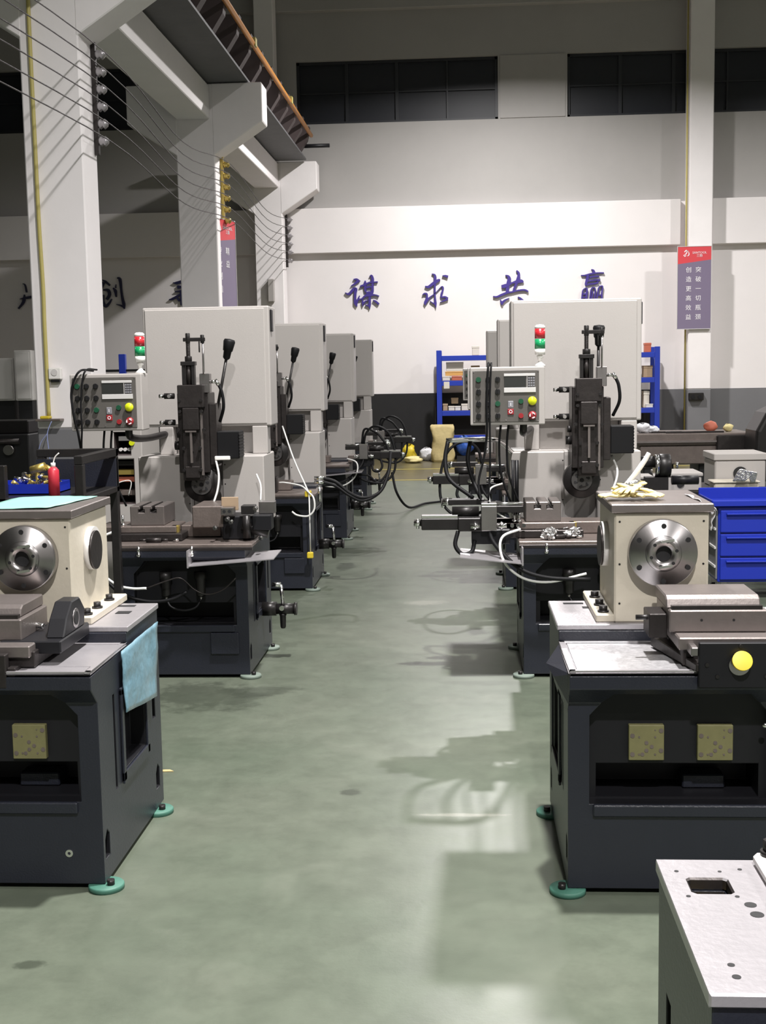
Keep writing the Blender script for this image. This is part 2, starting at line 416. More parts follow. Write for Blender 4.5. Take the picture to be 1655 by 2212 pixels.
# bare trolley wires on insulators
ztrol = [4.34-.145*k for k in range(6)]
for i, y in enumerate(ys):
    t = thing('insulator_rack', ['rack of six insulators on the near column', 'rack of six insulators on the middle column', 'rack of six insulators on the far column'][i], 'insulator rack', (CXb, y, 0))
    B(.002, .04, .34, .39, 3.50, 4.44).build('rack_bar', 'dark_steel' if i != 1 else 'brass', t)
    for z in ztrol:
        MB().lathe((.04, .365, z), (1, 0, 0), [(0, .0), (0, .03), (.02, .045), (.04, .028), (.055, .045), (.08, .025), (.09, 0)], 14).build('insulator', 'deck_metal' if i != 1 else 'brass', t)
tw = thing('trolley_wire_run', 'six bare sagging trolley wires strung past the left columns', 'wires')
for k, z in enumerate(ztrol):
    pts = []
    Y = [-4, 1, 5.7, ys[0], 13.45, ys[1], 19.4, ys[2]]
    for y in Y:
        sag = .22 if y in (5.7, 13.45, 19.4) else (.18 if y == 1 else 0)
        pts.append((CXb+.14, y+.365, z-sag*(1-.06*k)-(0 if y > 0 else .05)))
    MB().tube(pts, .0055, n=5, sub=6).build('wire', 'dark_steel', tw)
# yellow conduit with sagging kinks on near column, switch box, string
y0 = ys[0]-.03
pts = [W(58, -60, y0), W(64, 80, y0), W(75, 300, y0), W(84, 480, y0), W(93, 620, y0), W(96, 700, y0), W(102, 820, y0), W(106, 898, y0)]
o = MB().tube(pts, .017, n=10).build('yellow_pipe', 'yellow_pipe'); tag(o, 'yellow conduit pipe running down the near white column', 'pipe')
p = W(120, 807, y0)
t = thing('switch_box', 'white switch box beside the yellow pipe on the near column', 'switch', (p.x, ys[0], p.z))
B(-.055, .055, -.06, -.004, -.05, .05).build('housing', 'white_plastic', t, bevel=.008)
MB().cyl((0, -.066, .01), (0, -.058, .01), .028).build('dial', 'light_grey_paint', t)
B(-.04, .04, -.05, -.01, -.075, -.05).build('plug', 'knob_black', t, bevel=.004)
p = W(103, 905, y0-.05)
t = thing('cable_hook_tray', 'small rusty hook tray under the end of the yellow pipe', 'tray', (p.x, ys[0]-.004, p.z))
B(-.10, .12, -.11, -.004, -.02, .0).build('shelf', 'cast_brown', t, bevel=.004)
B(-.06, .02, -.10, -.02, 0, .025).build('yellow_cap', 'yellow_paint', t, bevel=.006)
MB().tube([(.05, -.1, .0), (.01, -.13, -.12), (.02, -.14, -.28), (.03, -.14, -.45)], .004, n=6).build('string', 'blue_string', t)
MB().tube([(.01, -.13, -.12), (-.06, -.13, -.22), (-.1, -.13, -.42)], .003, n=6).build('string', 'blue_string', t)
# ------------------------------------------------------------------ brush lettering on the wall
def stroke(mb, pts, y0, y1, scale, wk=1.0):
    P = [Vector((a, b)) for a, b, c in pts]; Wd = [c for a, b, c in pts]
    Q = []; V = []
    E_ = [P[0]*2-P[1]]+P+[P[-1]*2-P[-2]]; F_ = [Wd[0]]+Wd+[Wd[-1]]
    for i in range(1, len(E_)-2):
        for k in range(5):
            t = k/5; a, b, c, d = E_[i-1:i+3]
            Q.append(.5*((2*b)+(c-a)*t+(2*a-5*b+4*c-d)*t*t+(3*b-a-3*c+d)*t**3)); V.append(F_[i]*(1-t)+F_[i+1]*t)
    Q.append(P[-1]); V.append(Wd[-1])
    n = len(Q); vs = []
    for i in range(n):
        d = Q[min(i+1, n-1)]-Q[max(i-1, 0)]; d = d.normalized() if d.length else Vector((1, 0)); nn = Vector((-d.y, d.x))
        for sgn in (1, -1):
            q = Q[i]+nn*sgn*V[i]*wk/2
            for y in (y0, y1): vs.append((q.x*scale, y, -q.y*scale))
    fs = []
    for i in range(n-1):
        a = i*4; b = a+4
        fs += [(a, a+2, b+2, b), (a+1, b+1, b+3, a+3), (a, b, b+1, a+1), (a+2, a+3, b+3, b+2)]
    fs += [(0, 1, 3, 2), ((n-1)*4, (n-1)*4+2, (n-1)*4+3, (n-1)*4+1)]
    mb.add(vs, fs)
CH = {
 'mou': ((740, 590), 18.39, [[(430,250,40),(560,250,70),(670,340,90)],[(600,320,110),(480,420,80),(320,510,20)],
  [(80,760,15),(230,820,100),(420,640,110),(510,640,130),(490,800,100),(480,1000,90),(500,1180,150),(540,1320,30)],[(520,1200,90),(600,1020,70),(660,890,30)],
  [(680,570,20),(720,520,70),(860,480,70),(1050,390,60),(1200,380,50),(1390,370,50)],[(890,310,40),(890,420,110),(890,600,100),(900,750,60)],
  [(1070,150,30),(1150,110,60),(1190,250,110),(1185,500,90),(1170,750,100),(1080,860,140)],[(930,590,60),(1050,560,60),(1170,570,50)],[(920,790,80),(1050,770,90),(1150,790,80)],
  [(600,1040,60),(740,1020,50),(900,900,90),(1060,880,120),(1280,875,40),(1430,930,50)],[(1060,880,110),(1060,1050,90),(1055,1250,100),(1050,1420,30)],[(1030,1300,80),(880,1260,20)],
  [(780,1040,30),(775,1150,80),(780,1310,30)],[(800,1220,60),(880,1120,50),(1000,1090,20)],[(1190,1080,30),(1290,1130,80),(1420,1240,80)]]),
 'qiu': ((900, 585), 20.69, [[(680,140,20),(800,190,80),(830,300,120),(820,500,110),(810,700,80),(805,900,80),(815,1200,70),(830,1450,110),(850,1650,20)],[(800,1480,60),(700,1430,40),(580,1340,15)],
  [(370,690,50),(520,720,120),(700,600,130),(850,500,150),(1000,430,110),(1050,440,50)],[(1150,240,30),(1280,250,90),(1400,290,110)],
  [(250,1060,30),(340,1010,70),(440,1030,80),(450,1150,90),(430,1300,150),(370,1420,130),(370,1530,20)],
  [(450,1330,100),(580,1180,60),(760,1050,30),(900,920,20),(1100,720,30),(1170,760,80),(1160,900,80),(1100,1050,90),(1110,1180,80),(1260,1170,60),(1370,1250,110)],[(1380,1270,90),(1200,1350,60),(1030,1410,15)]]),
 'gong': ((1060, 575), 18.39, [[(590,360,30),(700,410,90),(740,520,150),(700,680,140),(670,850,130),(660,1030,130)],[(1030,190,50),(1110,280,90),(1120,400,120),(1080,560,140),(1010,730,100),(950,870,90),(920,1000,110)],
  [(430,810,120),(560,790,150),(700,740,120),(860,670,60),(1080,620,140),(1220,610,130),(1300,650,60)],[(90,1190,40),(240,1210,70),(420,1140,90),(640,1060,80),(850,1030,60),(1100,975,60),(1350,960,60),(1490,1030,60)],
  [(380,1330,30),(420,1430,90),(460,1530,60)],[(450,1450,100),(570,1350,70),(740,1270,20)],[(1080,1230,30),(1170,1290,80),(1320,1420,90)]]),
 'ying': ((1240, 570), 18.39, [[(700,230,30),(780,270,70),(800,360,130)],[(290,460,40),(420,460,50),(600,420,60),(760,390,60),(1000,370,40),(1200,380,50)],[(560,440,100),(530,620,110),(480,800,80),(480,860,40)],
  [(620,540,60),(800,510,60),(1010,510,50)],[(560,690,50),(760,670,50),(900,650,60),(1050,670,80)],[(500,860,40),(620,810,60),(850,790,60),(980,740,90)],
  [(470,960,40),(360,1060,40),(330,1320,60),(300,1560,40)],[(470,960,40),(520,1000,70),(520,1150,80),(500,1310,80),(480,1560,80)],[(330,1210,60),(500,1190,60)],[(330,1340,50),(500,1320,50)],
  [(780,940,60),(690,1040,50),(650,1300,50),(640,1460,50)],[(790,940,50),(850,1000,50),(850,1130,50),(820,1460,60)],[(750,1080,40),(725,1300,60),(640,1600,50)],
  [(1090,890,50),(1000,960,50),(960,1150,60),(900,1480,50)],[(1090,890,50),(1150,930,50),(1120,1150,60),(1110,1500,70)],[(940,1270,50),(1090,1250,50)]]),
 'chuang': ((190, 580), 7.88, [[(225,190,10),(280,220,40),(355,285,30)],[(250,230,50),(200,340,40),(140,430,40),(90,480,10)],[(240,360,20),(320,365,50),(340,440,50),(290,520,40)],
  [(230,440,40),(225,560,50),(270,630,50),(340,570,30),(380,510,8)],[(410,330,20),(445,380,50),(455,480,20)],[(460,270,6),(450,330,20)],
  [(485,165,20),(530,190,50),(545,350,35),(560,500,40),(580,600,50),(585,680,20)],[(585,650,40),(520,620,25),(450,605,8)]]),
 'xin': ((190, 580), 7.88, [[(1430,265,8),(1490,270,45),(1600,240,40)],[(1500,340,50),(1610,330,40)],[(1460,415,15),(1600,400,35)],[(1355,545,15),(1420,530,40),(1530,470,30),(1610,430,20)],[(1490,510,30),(1530,570,30)],
  [(1560,420,30),(1560,640,30)],[(1720,240,20),(1670,330,40),(1660,470,35),(1620,610,20)],[(1680,400,30),(1800,380,30)],[(1750,400,30),(1750,640,35)]]),
 'tuo': ((20, 590), 22.1, [[(590,500,20),(700,560,60),(760,900,70)],[(420,1210,20),(560,1180,60),(760,1150,110),(1500,1050,110)],[(650,1000,30),(620,1250,130),(530,1430,110),(330,1650,60)],[(1300,500,80),(1250,1600,100)]]),
}
for k, lab, mm in (('mou', 'blue raised brush character 谋, first from the left on the bright wall', 'letter_blue'), ('qiu', 'blue raised brush character 求, second from the left on the bright wall', 'letter_blue'),
                   ('gong', 'blue raised brush character 共, just left above the right cabinet edge', 'letter_blue'), ('ying', 'blue raised brush character 赢, its foot cut off by the right cabinet', 'letter_blue'),
                   ('chuang', 'shade-darkened blue raised brush character 创 right of the near column', 'letter_blue_shaded'), ('xin', 'shade-darkened blue raised brush character half hidden by the middle column', 'letter_blue_shaded'),
                   ('tuo', 'shade-darkened blue raised brush character half hidden by the near column', 'letter_blue_shaded')):
    (ox, oy), s_, st = CH[k]
    o_ = W(ox, oy, WY-.06); sc_ = (W(ox+100, oy, WY-.06)-o_).length/100/s_
    mb = MB()
    for q, s1 in enumerate(st): stroke(mb, s1, .015-.0015*(q % 5), .055, sc_, 1.0)
    c = math.cos(-.0 ); o = mb.build('wall_character', mm, None, loc=o_); tag(o, lab, 'wall letter', 'brush characters on the back wall')

# ------------------------------------------------------------------ banners
def banner(name, lab, w, h, loc, rz, cols, logo=True):
    t = thing(name, lab, 'sign', loc, rz, 'banners on the columns')
    zr = h*.84; zl = h*.79
    b = MB().prism([(-w/2, 0), (w/2, 0), (w/2, zr), (-w/2, zl)], 'y', -.02, 0).build('plum_field', 'sign_plum', t)
    r = MB().prism([(-w/2, zl), (w/2, zr), (w/2, h), (-w/2, h)], 'y', -.02, 0).build('red_field', 'sign_red', t)
    e = MB()
    for a in ((-w/2-.008, -w/2, 0, h), (w/2, w/2+.008, 0, h)): e.box(a[0], a[1], -.024, 0, a[2], a[3])
    e.box(-w/2-.008, w/2+.008, -.024, 0, h, h+.01); e.box(-w/2-.008, w/2+.008, -.024, 0, -.01, 0)
    e.build('edge_strip', 'silver_label', t)
    s = h*.072
    for x, txt in cols:
        for i, ch in enumerate(txt):
            if ch != ' ': label_text(ch, s, 'character', 'sign_white', t, (x*w, -.022, h*(.715-.115*i)), depth=.0015)
    # the mark: an arc with two swooshes, then the name
    k = w
    m = MB()
    for st in ([(-.25,.935,.03),(-.2,.955,.03),(-.14,.945,.02)], [(-.16,.955,.025),(-.2,.915,.03),(-.25,.905,.02)], [(-.13,.94,.012),(-.115,.905,.03),(-.16,.885,.02)], [(-.28,.90,.02),(-.24,.885,.03),(-.2,.895,.02)]):
        stroke(m, [(a*w-.05*w, -(b*h), c*w) for a, b, c in st], -.0235, -.0205, 1)
    m.build('logo', 'sign_white', t)
    label_text('SANTOOL', w*.092, 'brand_text', 'sign_white', t, (.15*w, -.022, .925*h), depth=.0015)
    label_text('三韵', w*.09, 'brand_text', 'sign_white', t, (.15*w, -.022, .888*h), depth=.0015)
    return t
p0 = W(1463, 712, WY-.46); p1 = W(1537, 533, WY-.46)
banner('hanging_sign', 'red and plum sign on the right wall column with two text columns', p1.x-p0.x, p1.z-p0.z, ((p0.x+p1.x)/2, WY-.44, p0.z+.01), 0,
       [(.12, '突破一切瓶颈'), (-.17, '创造更高效益')])
zt = W(480, 470, ys[1]+.1).z
banner('hanging_sign', 'red and plum sign hung on the side of the middle column', .60, 1.45, (CXb+.015, ys[1]+.02+.30, zt-1.45), R(72),
       [(-.22, '专业制造 品'), (.12, '精益')])

# ------------------------------------------------------------------ machine builders
def pads(t, fm, y0=.012, y1=.69, xs=(-.335, .335), r=.056):
    for x in xs:
        for y in (y0, y1):
            f = MB().lathe((x, y, 0), (0, 0, 1), [(0, 0), (0, r), (.014, r), (.017, r*.95), (.017, 0)], 24).build('levelling_foot', fm, t)
            MB().cyl((x+.018*(1 if x>0 else -1), y-.012, .015), (x+.018*(1 if x>0 else -1), y-.012, .034), .012, n=10).build('foot_bolt', 'gunmetal', f)
BASE = {}
def base_mesh():
    """hollow charcoal pedestal: front bay, side bays, slots, chamfered lip"""
    if 'b' in BASE: return BASE['b']
    mb = MB().prism([(0.0, .018), (.78, .018), (.78, .745), (.352, .745), (.352, .70), (-.06, .695), (-.06, .655), (0, .60)], 'x', -.335, .335)
    o = mb.build('pedestal', 'charcoal_paint')
    cuts = [MB().prism([(-.27, .285), (.27, .285), (.27, .56), (.20, .635), (-.20, .635), (-.27, .56)], 'y', -.2, .055),
            B(-.245, .245, -.1, .22, .29, .395)]
    for s in (-1, 1):
        x0, x1 = sorted((s*.28, s*.40))
        cuts.append(MB().prism([(.26, .30), (.55, .30), (.55, .52), (.50, .56), (.30, .56), (.26, .52)], 'x', x0, x1))
        x0, x1 = sorted((s*.315, s*.40))
        cuts.append(B(x0, x1, .165, .185, .27, .58)); cuts.append(B(x0, x1, .66, .70, .36, .58))
        cuts.append(MB().prism([(.02, .09), (.07, .09), (.07, .16), (.045, .18), (.02, .15)], 'x', x0, x1))
        cuts.append(MB().prism([(.68, .09), (.73, .09), (.73, .16), (.705, .18), (.68, .15)], 'x', x0, x1))
    boolcut(o, cuts, 'black_paint')
    BASE['b'] = o.data; bpy.data.objects.remove(o); return BASE['b']
def pedestal(t):
    o = bpy.data.objects.new('pedestal', base_mesh()); C.objects.link(o); o.parent = t
    b = o.modifiers.new('bevel', 'BEVEL'); b.width = .004; b.segments = 2; b.limit_method = 'ANGLE'; b.angle_limit = R(40)
    # bright-edged frame round the side bays
    for s in (-1, 1):
        x = s*.337
        f = MB()
        for a in ((.235, .262, .27, .58), (.548, .575, .27, .58), (.235, .575, .262, .30), (.235, .575, .56, .585)):
            f.box(min(x, x+s*.008), max(x, x+s*.008), a[0], a[1], a[2], a[3])
        f.build('bay_frame', 'charcoal_paint', t, bevel=.002)
    B(-.26, .26, -.014, .004, .248, .285).build('bay_sill', 'charcoal_paint', t, bevel=.004)
    return o

def flange(t, c, R_, name='face_plate', m='steel', hub=.52, bore=.24, bolt=.82, inner=.38, n=6, th=.045, m2=None, a0=0.0):
    """turned disc facing -y, with recessed bolt holes"""
    x, y, z = c
    d = MB().lathe((x, y, z), (0, -1, 0), [(0, R_*bore), (0, R_*.97), (.006, R_), (th-.006, R_), (th, R_*.965), (th, R_*(hub+.02)), (th+.003, R_*hub),
                                         (th+.010, R_*hub*.98), (th+.010, R_*bore), (.0, R_*bore)], 56).build(name, m, t)
    for k in range(n):
        h = MB(); a = a0+2*math.pi*(k+.5)/n; h.cyl((x+math.cos(a)*R_*bolt, y-th+.004, z+math.sin(a)*R_*bolt), (x+math.cos(a)*R_*bolt, y-th-.0015, z+math.sin(a)*R_*bolt), R_*.075, n=14)
        h.build('bolt_hole', 'cavity_black', d); h = MB()
        a = a0+2*math.pi*k/n+.26; h.cyl((x+math.cos(a)*R_*inner, y-th+.004, z+math.sin(a)*R_*inner), (x+math.cos(a)*R_*inner, y-th-.0118, z+math.sin(a)*R_*inner), R_*.05, n=12)
        h.build('bolt_hole', 'cavity_black', d)
    MB().cyl((x, y-.002, z), (x, y-th+.01, z), R_*bore*.99, n=32).build('bore', 'cavity_black', d)
    for a in (.5, 3.64):
        k = MB().box(-.014*R_/.11, .030*R_/.11, -.003, .0, -.004, .004).xf(Matrix.Translation((x+math.cos(a+1.0)*R_*.38, y-th-.0105, z+math.sin(a+1.0)*R_*.38)) @ Matrix.Rotation(-.15, 4, 'Y'))
        k.build('key', 'bright_steel' if m == 'steel' else 'dark_steel', d)
    return d

def bolts(t, pts, r=.014, h=.022):
    for x, y, z in pts: MB().cyl((x, y, z), (x, y, z+h*.3), r*1.35, n=16).cyl((x, y, z), (x, y, z+h), r, n=6).build('foot_bolt', 'gunmetal', t)

def headstock_machine(lab, loc, slide, side):
    """low machine: pedestal, tray, deck, cream headstock with face plate, cross slide"""
    t = thing('boring_machine', lab, 'machine', loc, group='machines with cream headstocks')
    pedestal(t); pads(t, 'teal_rubber')
    # deck
    dk = B(-.34, .34, .36, .785, .745, .765).build('deck', 'deck_metal', t, bevel=.003)
    f = MB()
    f.box(-.29, -.22, .715, .740, .7645, .7665) if side > 0 else f.box(.20, .27, .715, .740, .7645, .7665)
    f.box(-.23, -.20, .655, .665, .7645, .7665); f.box(-.23, -.20, .635, .645, .7645, .7665)
    if side < 0: f.box(.235, .285, .58, .625, .7645, .7665)
    f.build('slot', 'cavity_black', dk)
    # chip tray
    tr = MB(); tr.box(-.335, .335, -.055, .35, .700, .704)
    for a in ((-.335, .335, -.06, -.04), (-.335, .335, .335, .352), (-.335, -.315, -.06, .352), (.315, .335, -.06, .352)): tr.box(a[0], a[1], a[2], a[3], .704, .712)
    tr.build('tray', 'deck_metal', t, bevel=.002)
    B(-.31, .31, -.035, .33, .704, .708).build('tray_plate', 'speckled_metal' if side > 0 else 'deck_metal', t)
    # sheet metal ear flaring from the tray
    if side > 0:
        MB().hexa([(-.335, -.03, .60), (-.335, .02, .56), (-.345, .25, .60), (-.37, .10, .655), (-.33, -.055, .70), (-.33, .05, .70), (-.333, .34, .71), (-.385, .24, .665)]).build('tray_ear', 'charcoal_paint', t, bevel=.003)
    # valve plates inside the front bay
    for x in (-.095, .111) if side > 0 else (-.107, .101):
        v = B(x-.053, x+.053, .035, .056, .410, .520).build('valve_plate', 'pale_yellow_plate', t, bevel=.002)
        h = MB()
        for a, b, r in ((-.042, .022, .007), (.044, .038, .007), (-.042, -.036, .007), (.044, -.024, .007), (.0, .0, .006), (.016, -.012, .006), (.0, -.024, .006), (-.012, -.036, .006), (-.022, .018, .003), (.026, .018, .003), (-.022, -.036, .003), (.026, -.036, .003), (.026, .04, .002)):
            h.cyl((x+a, .0335, .465+b), (x+a, .037, .465+b), r, n=12)
        h.build('port', 'cast_brown', v)
    B(.03, .16, .13, .20, .291, .335).build('inner_box', 'charcoal_paint', t, bevel=.004)
    if side < 0: MB().ring((.225, -.003, .118), (0, 1, 0), .012, .005, .004, 16).build('drain_plug', 'bright_steel', t)
    else: MB().lathe((.25, -.001, .53), (0, -1, 0), [(0, .009), (.004, .008), (.006, 0)], 12).build('drain_plug', 'bright_steel', t)
    # headstock
    hs = B(-.152, .152, .38, .81, .765, 1.13).build('headstock', 'cream_paint', t, bevel=.006)
    ft = MB(); ft.box(-.21, .21, .39, .84, .765, .792); ft.build('headstock_foot', 'cream_paint', t, bevel=.004)
    bolts(t, [(s*.182, y, .792) for s in (-1, 1) for y in (.43, .55, .70)])
    sc_ = MB()
    for x in (-.135, .135):
        for z in (.83, .96, 1.10): sc_.cyl((x, .3785, z), (x, .385, z), .0035, n=10)
    sc_.build('cover_screw', 'gunmetal', hs)
    B(-.165, .165, .365, .83, 1.13, 1.158).build('cap_plate', 'ground_steel', t, bevel=.003)
    flange(t, (-.0, .38, 1.0), .11)
    for s in (-1, 1):
        r_ = MB().cyl((s*.15, .59, 1.0), (s*.172, .59, 1.0), .076, n=40).build('side_ring', 'light_grey_paint', t)
        MB().cyl((s*.171, .58, .995), (s*.180, .58, .995), .068, n=40).build('side_cover', 'dark_steel', r_)
    # cross slide
    a, b = slide; keep = set(bpy.data.objects)
    sl = MB(); sl.box(a+.03, b+.06, .0, .33, .712, .762); sl.build('slide_bed', 'dark_steel', t, bevel=.003)
    B(a+.015, b+.05, -.015, .31, .762, .80).build('slide_carriage', 'ground_steel', t, bevel=.004)
    B(a, b, .06, .31, .80, .868).build('slide_block', 'ground_steel', t, bevel=.004)
    u = MB().prism([(.09, .868), (.31, .868), (.31, .905), (.12, .905), (.10, .895)], 'x', a-.005, b-.012).build('clamp_top', 'ground_steel', t, bevel=.004)
    B(a+.008, b-.012, .068, .09, .868, .880).build('clamp_groove', 'dark_steel', t)
    s2 = MB()
    for k in (.33, .66): s2.cyl((a+(b-a)*k, .0585, .838), (a+(b-a)*k, .064, .838), .004, n=10)
    s2.build('set_screw', 'cavity_black', t)
    if side < 0:
        for c in set(bpy.data.objects)-keep:
            if c.parent is t and not c.name.startswith(('slide_bed',)): c.location.z = -.018
    if side > 0:
        B(a+.062, b+.10, -.085, -.065, .665, .80).build('apron_plate', 'black_paint', t, bevel=.003)
        B(a+.04, a+.062, -.08, .0, .758, .785).build('apron_lug', 'steel', t, bevel=.003)
        MB().cyl((.152, -.083, .735), (.152, -.092, .735), .030, n=28).build('crank_boss', 'steel', t)
        MB().lathe((0, 0, 0), (0, -1, 0), [(0, 0), (0, .028), (.012, .029), (.0122, .028), (.0124, 0)], 28).xf(Matrix.Translation((.156, -.10, .748)) @ Matrix.Rotation(R(-25), 4, 'X')).build('yellow_cap', 'yellow_paint', t)
        bb = MB()
        for x, z in ((.06, .735), (.26, .735), (.09, .70), (.23, .70), (.156, .79)): bb.cyl((x, -.084, z), (x, -.089, z), .006, n=8)
        bb.build('apron_bolt', 'gunmetal', t)
        B(a-.055, a, .10, .22, .775, .85).build('stop_block', 'dark_steel', t, bevel=.003)
        MB().cyl((a-.09, .14, .832), (a-.03, .14, .832), .008, n=12).cyl((a-.035, .14, .832), (a-.0, .14, .832), .018, n=6).build('stop_screw', 'gunmetal', t)
        MB().hexa([(-.05, .27, .712), (-.02, .27, .712), (.075, -.075, .712), (.03, -.08, .712), (-.05, .27, .75), (-.02, .27, .75), (.075, -.075, .735), (.03, -.08, .735)]).build('guide_bar', 'dark_steel', t, bevel=.003)
    else:
        k = MB().prism([(.04, .745), (.34, .745), (.34, .785), (.04, .785)], 'x', .02, .215)
        k.build('bracket_base', 'black_paint', t, bevel=.004)
        br = MB().prism([(.08, .785), (.30, .785), (.31, .84), (.26, .885), (.18, .885), (.12, .84)], 'x', .155, .212).build('bracket_upright', 'black_paint', t, bevel=.004)
        MB().cyl((.2115, .21, .825), (.214, .21, .825), .032, n=28).build('bracket_bore', 'steel', br)
        MB().cyl((.2135, .21, .825), (.2155, .21, .825), .022, n=28).build('bracket_bore', 'cavity_black', br)
        MB().tube([(.07, .2, .785), (.07, .2, .805), (.11, .2, .80)], .009).build('oil_nipple', 'bright_steel', t)
        B(.10, .33, .02, .33, .705, .7095).build('cover_sheet', 'deck_metal', t)
        MB().ring((-.0, -.064, .74), (0, -1, 0), .022, .01, .012, 20).build('crank_boss', 'steel', t)
        B(-.20, .075, -.062, -.03, .66, .765).build('apron_plate', 'dark_steel', t, bevel=.003)
        B(.075, .10, -.05, .33, .69, .722).build('guide_rail', 'dark_steel', t, bevel=.002)
    return t

YROW = [3.70, 6.42, 9.05, 11.85, 14.45]
XLm, XRm = -1.465, .645
L1 = headstock_machine('nearest left charcoal machine with cream headstock and blue bag', (XLm, YROW[0], 0), (-.22, .085), -1)
R1 = headstock_machine('nearest right charcoal machine with cream headstock and yellow cap', (XRm, YROW[0], 0), (-.025, .265), 1)
# bare pedestal in the lower right corner
R0 = thing('boring_machine', 'bare machine pedestal with light metal top in the lower right corner', 'machine', (XRm, 1.18, .045), group=None)
pedestal(R0); pads(R0, 'teal_rubber')
for c in kids(R0):
    if c.name.startswith('levelling_foot'): c.location.z = -.045
dk = B(-.34, .34, .345, .785, .745, .765).build('deck', 'deck_metal', R0, bevel=.003)
boolcut(dk, [MB().prism([(-.303, .705), (-.303, .659), (-.298, .654), (-.249, .654), (-.244, .659), (-.244, .705), (-.249, .710), (-.298, .710)], 'z', .70, .80)], 'dark_steel')
pd = [c for c in kids(R0) if c.name.startswith('pedestal')][0]; pd.data = pd.data.copy()
boolcut(pd, [B(-.30, -.247, .657, .707, .715, .80)], 'dark_steel')
B(-.299, -.275, .659, .705, .7165, .720).build('yellow_packing', 'yellow_paint', R0)
for x, y, r in ((-.315, .736, .0035), (-.248, .736, .003), (-.313, .642, .0035), (-.241, .642, .0035), (-.228, .613, .009), (-.226, .580, .010), (-.296, .424, .005), (-.296, .391, .006), (-.215, .745, .0035)):
    MB().cyl((x, y, .7645), (x, y, .7657), r, n=16).build('bolt_hole', 'cavity_black', dk)
B(-.19, .30, .52, .77, .765, .785).build('headstock_foot', 'light_grey_paint', R0, bevel=.006)
bolts(R0, [(-.165, .755, .785), (-.165, .60, .785)], r=.012, h=.025)
B(-.335, .335, -.055, .34, .700, .708).build('tray', 'charcoal_paint', R0, bevel=.003)

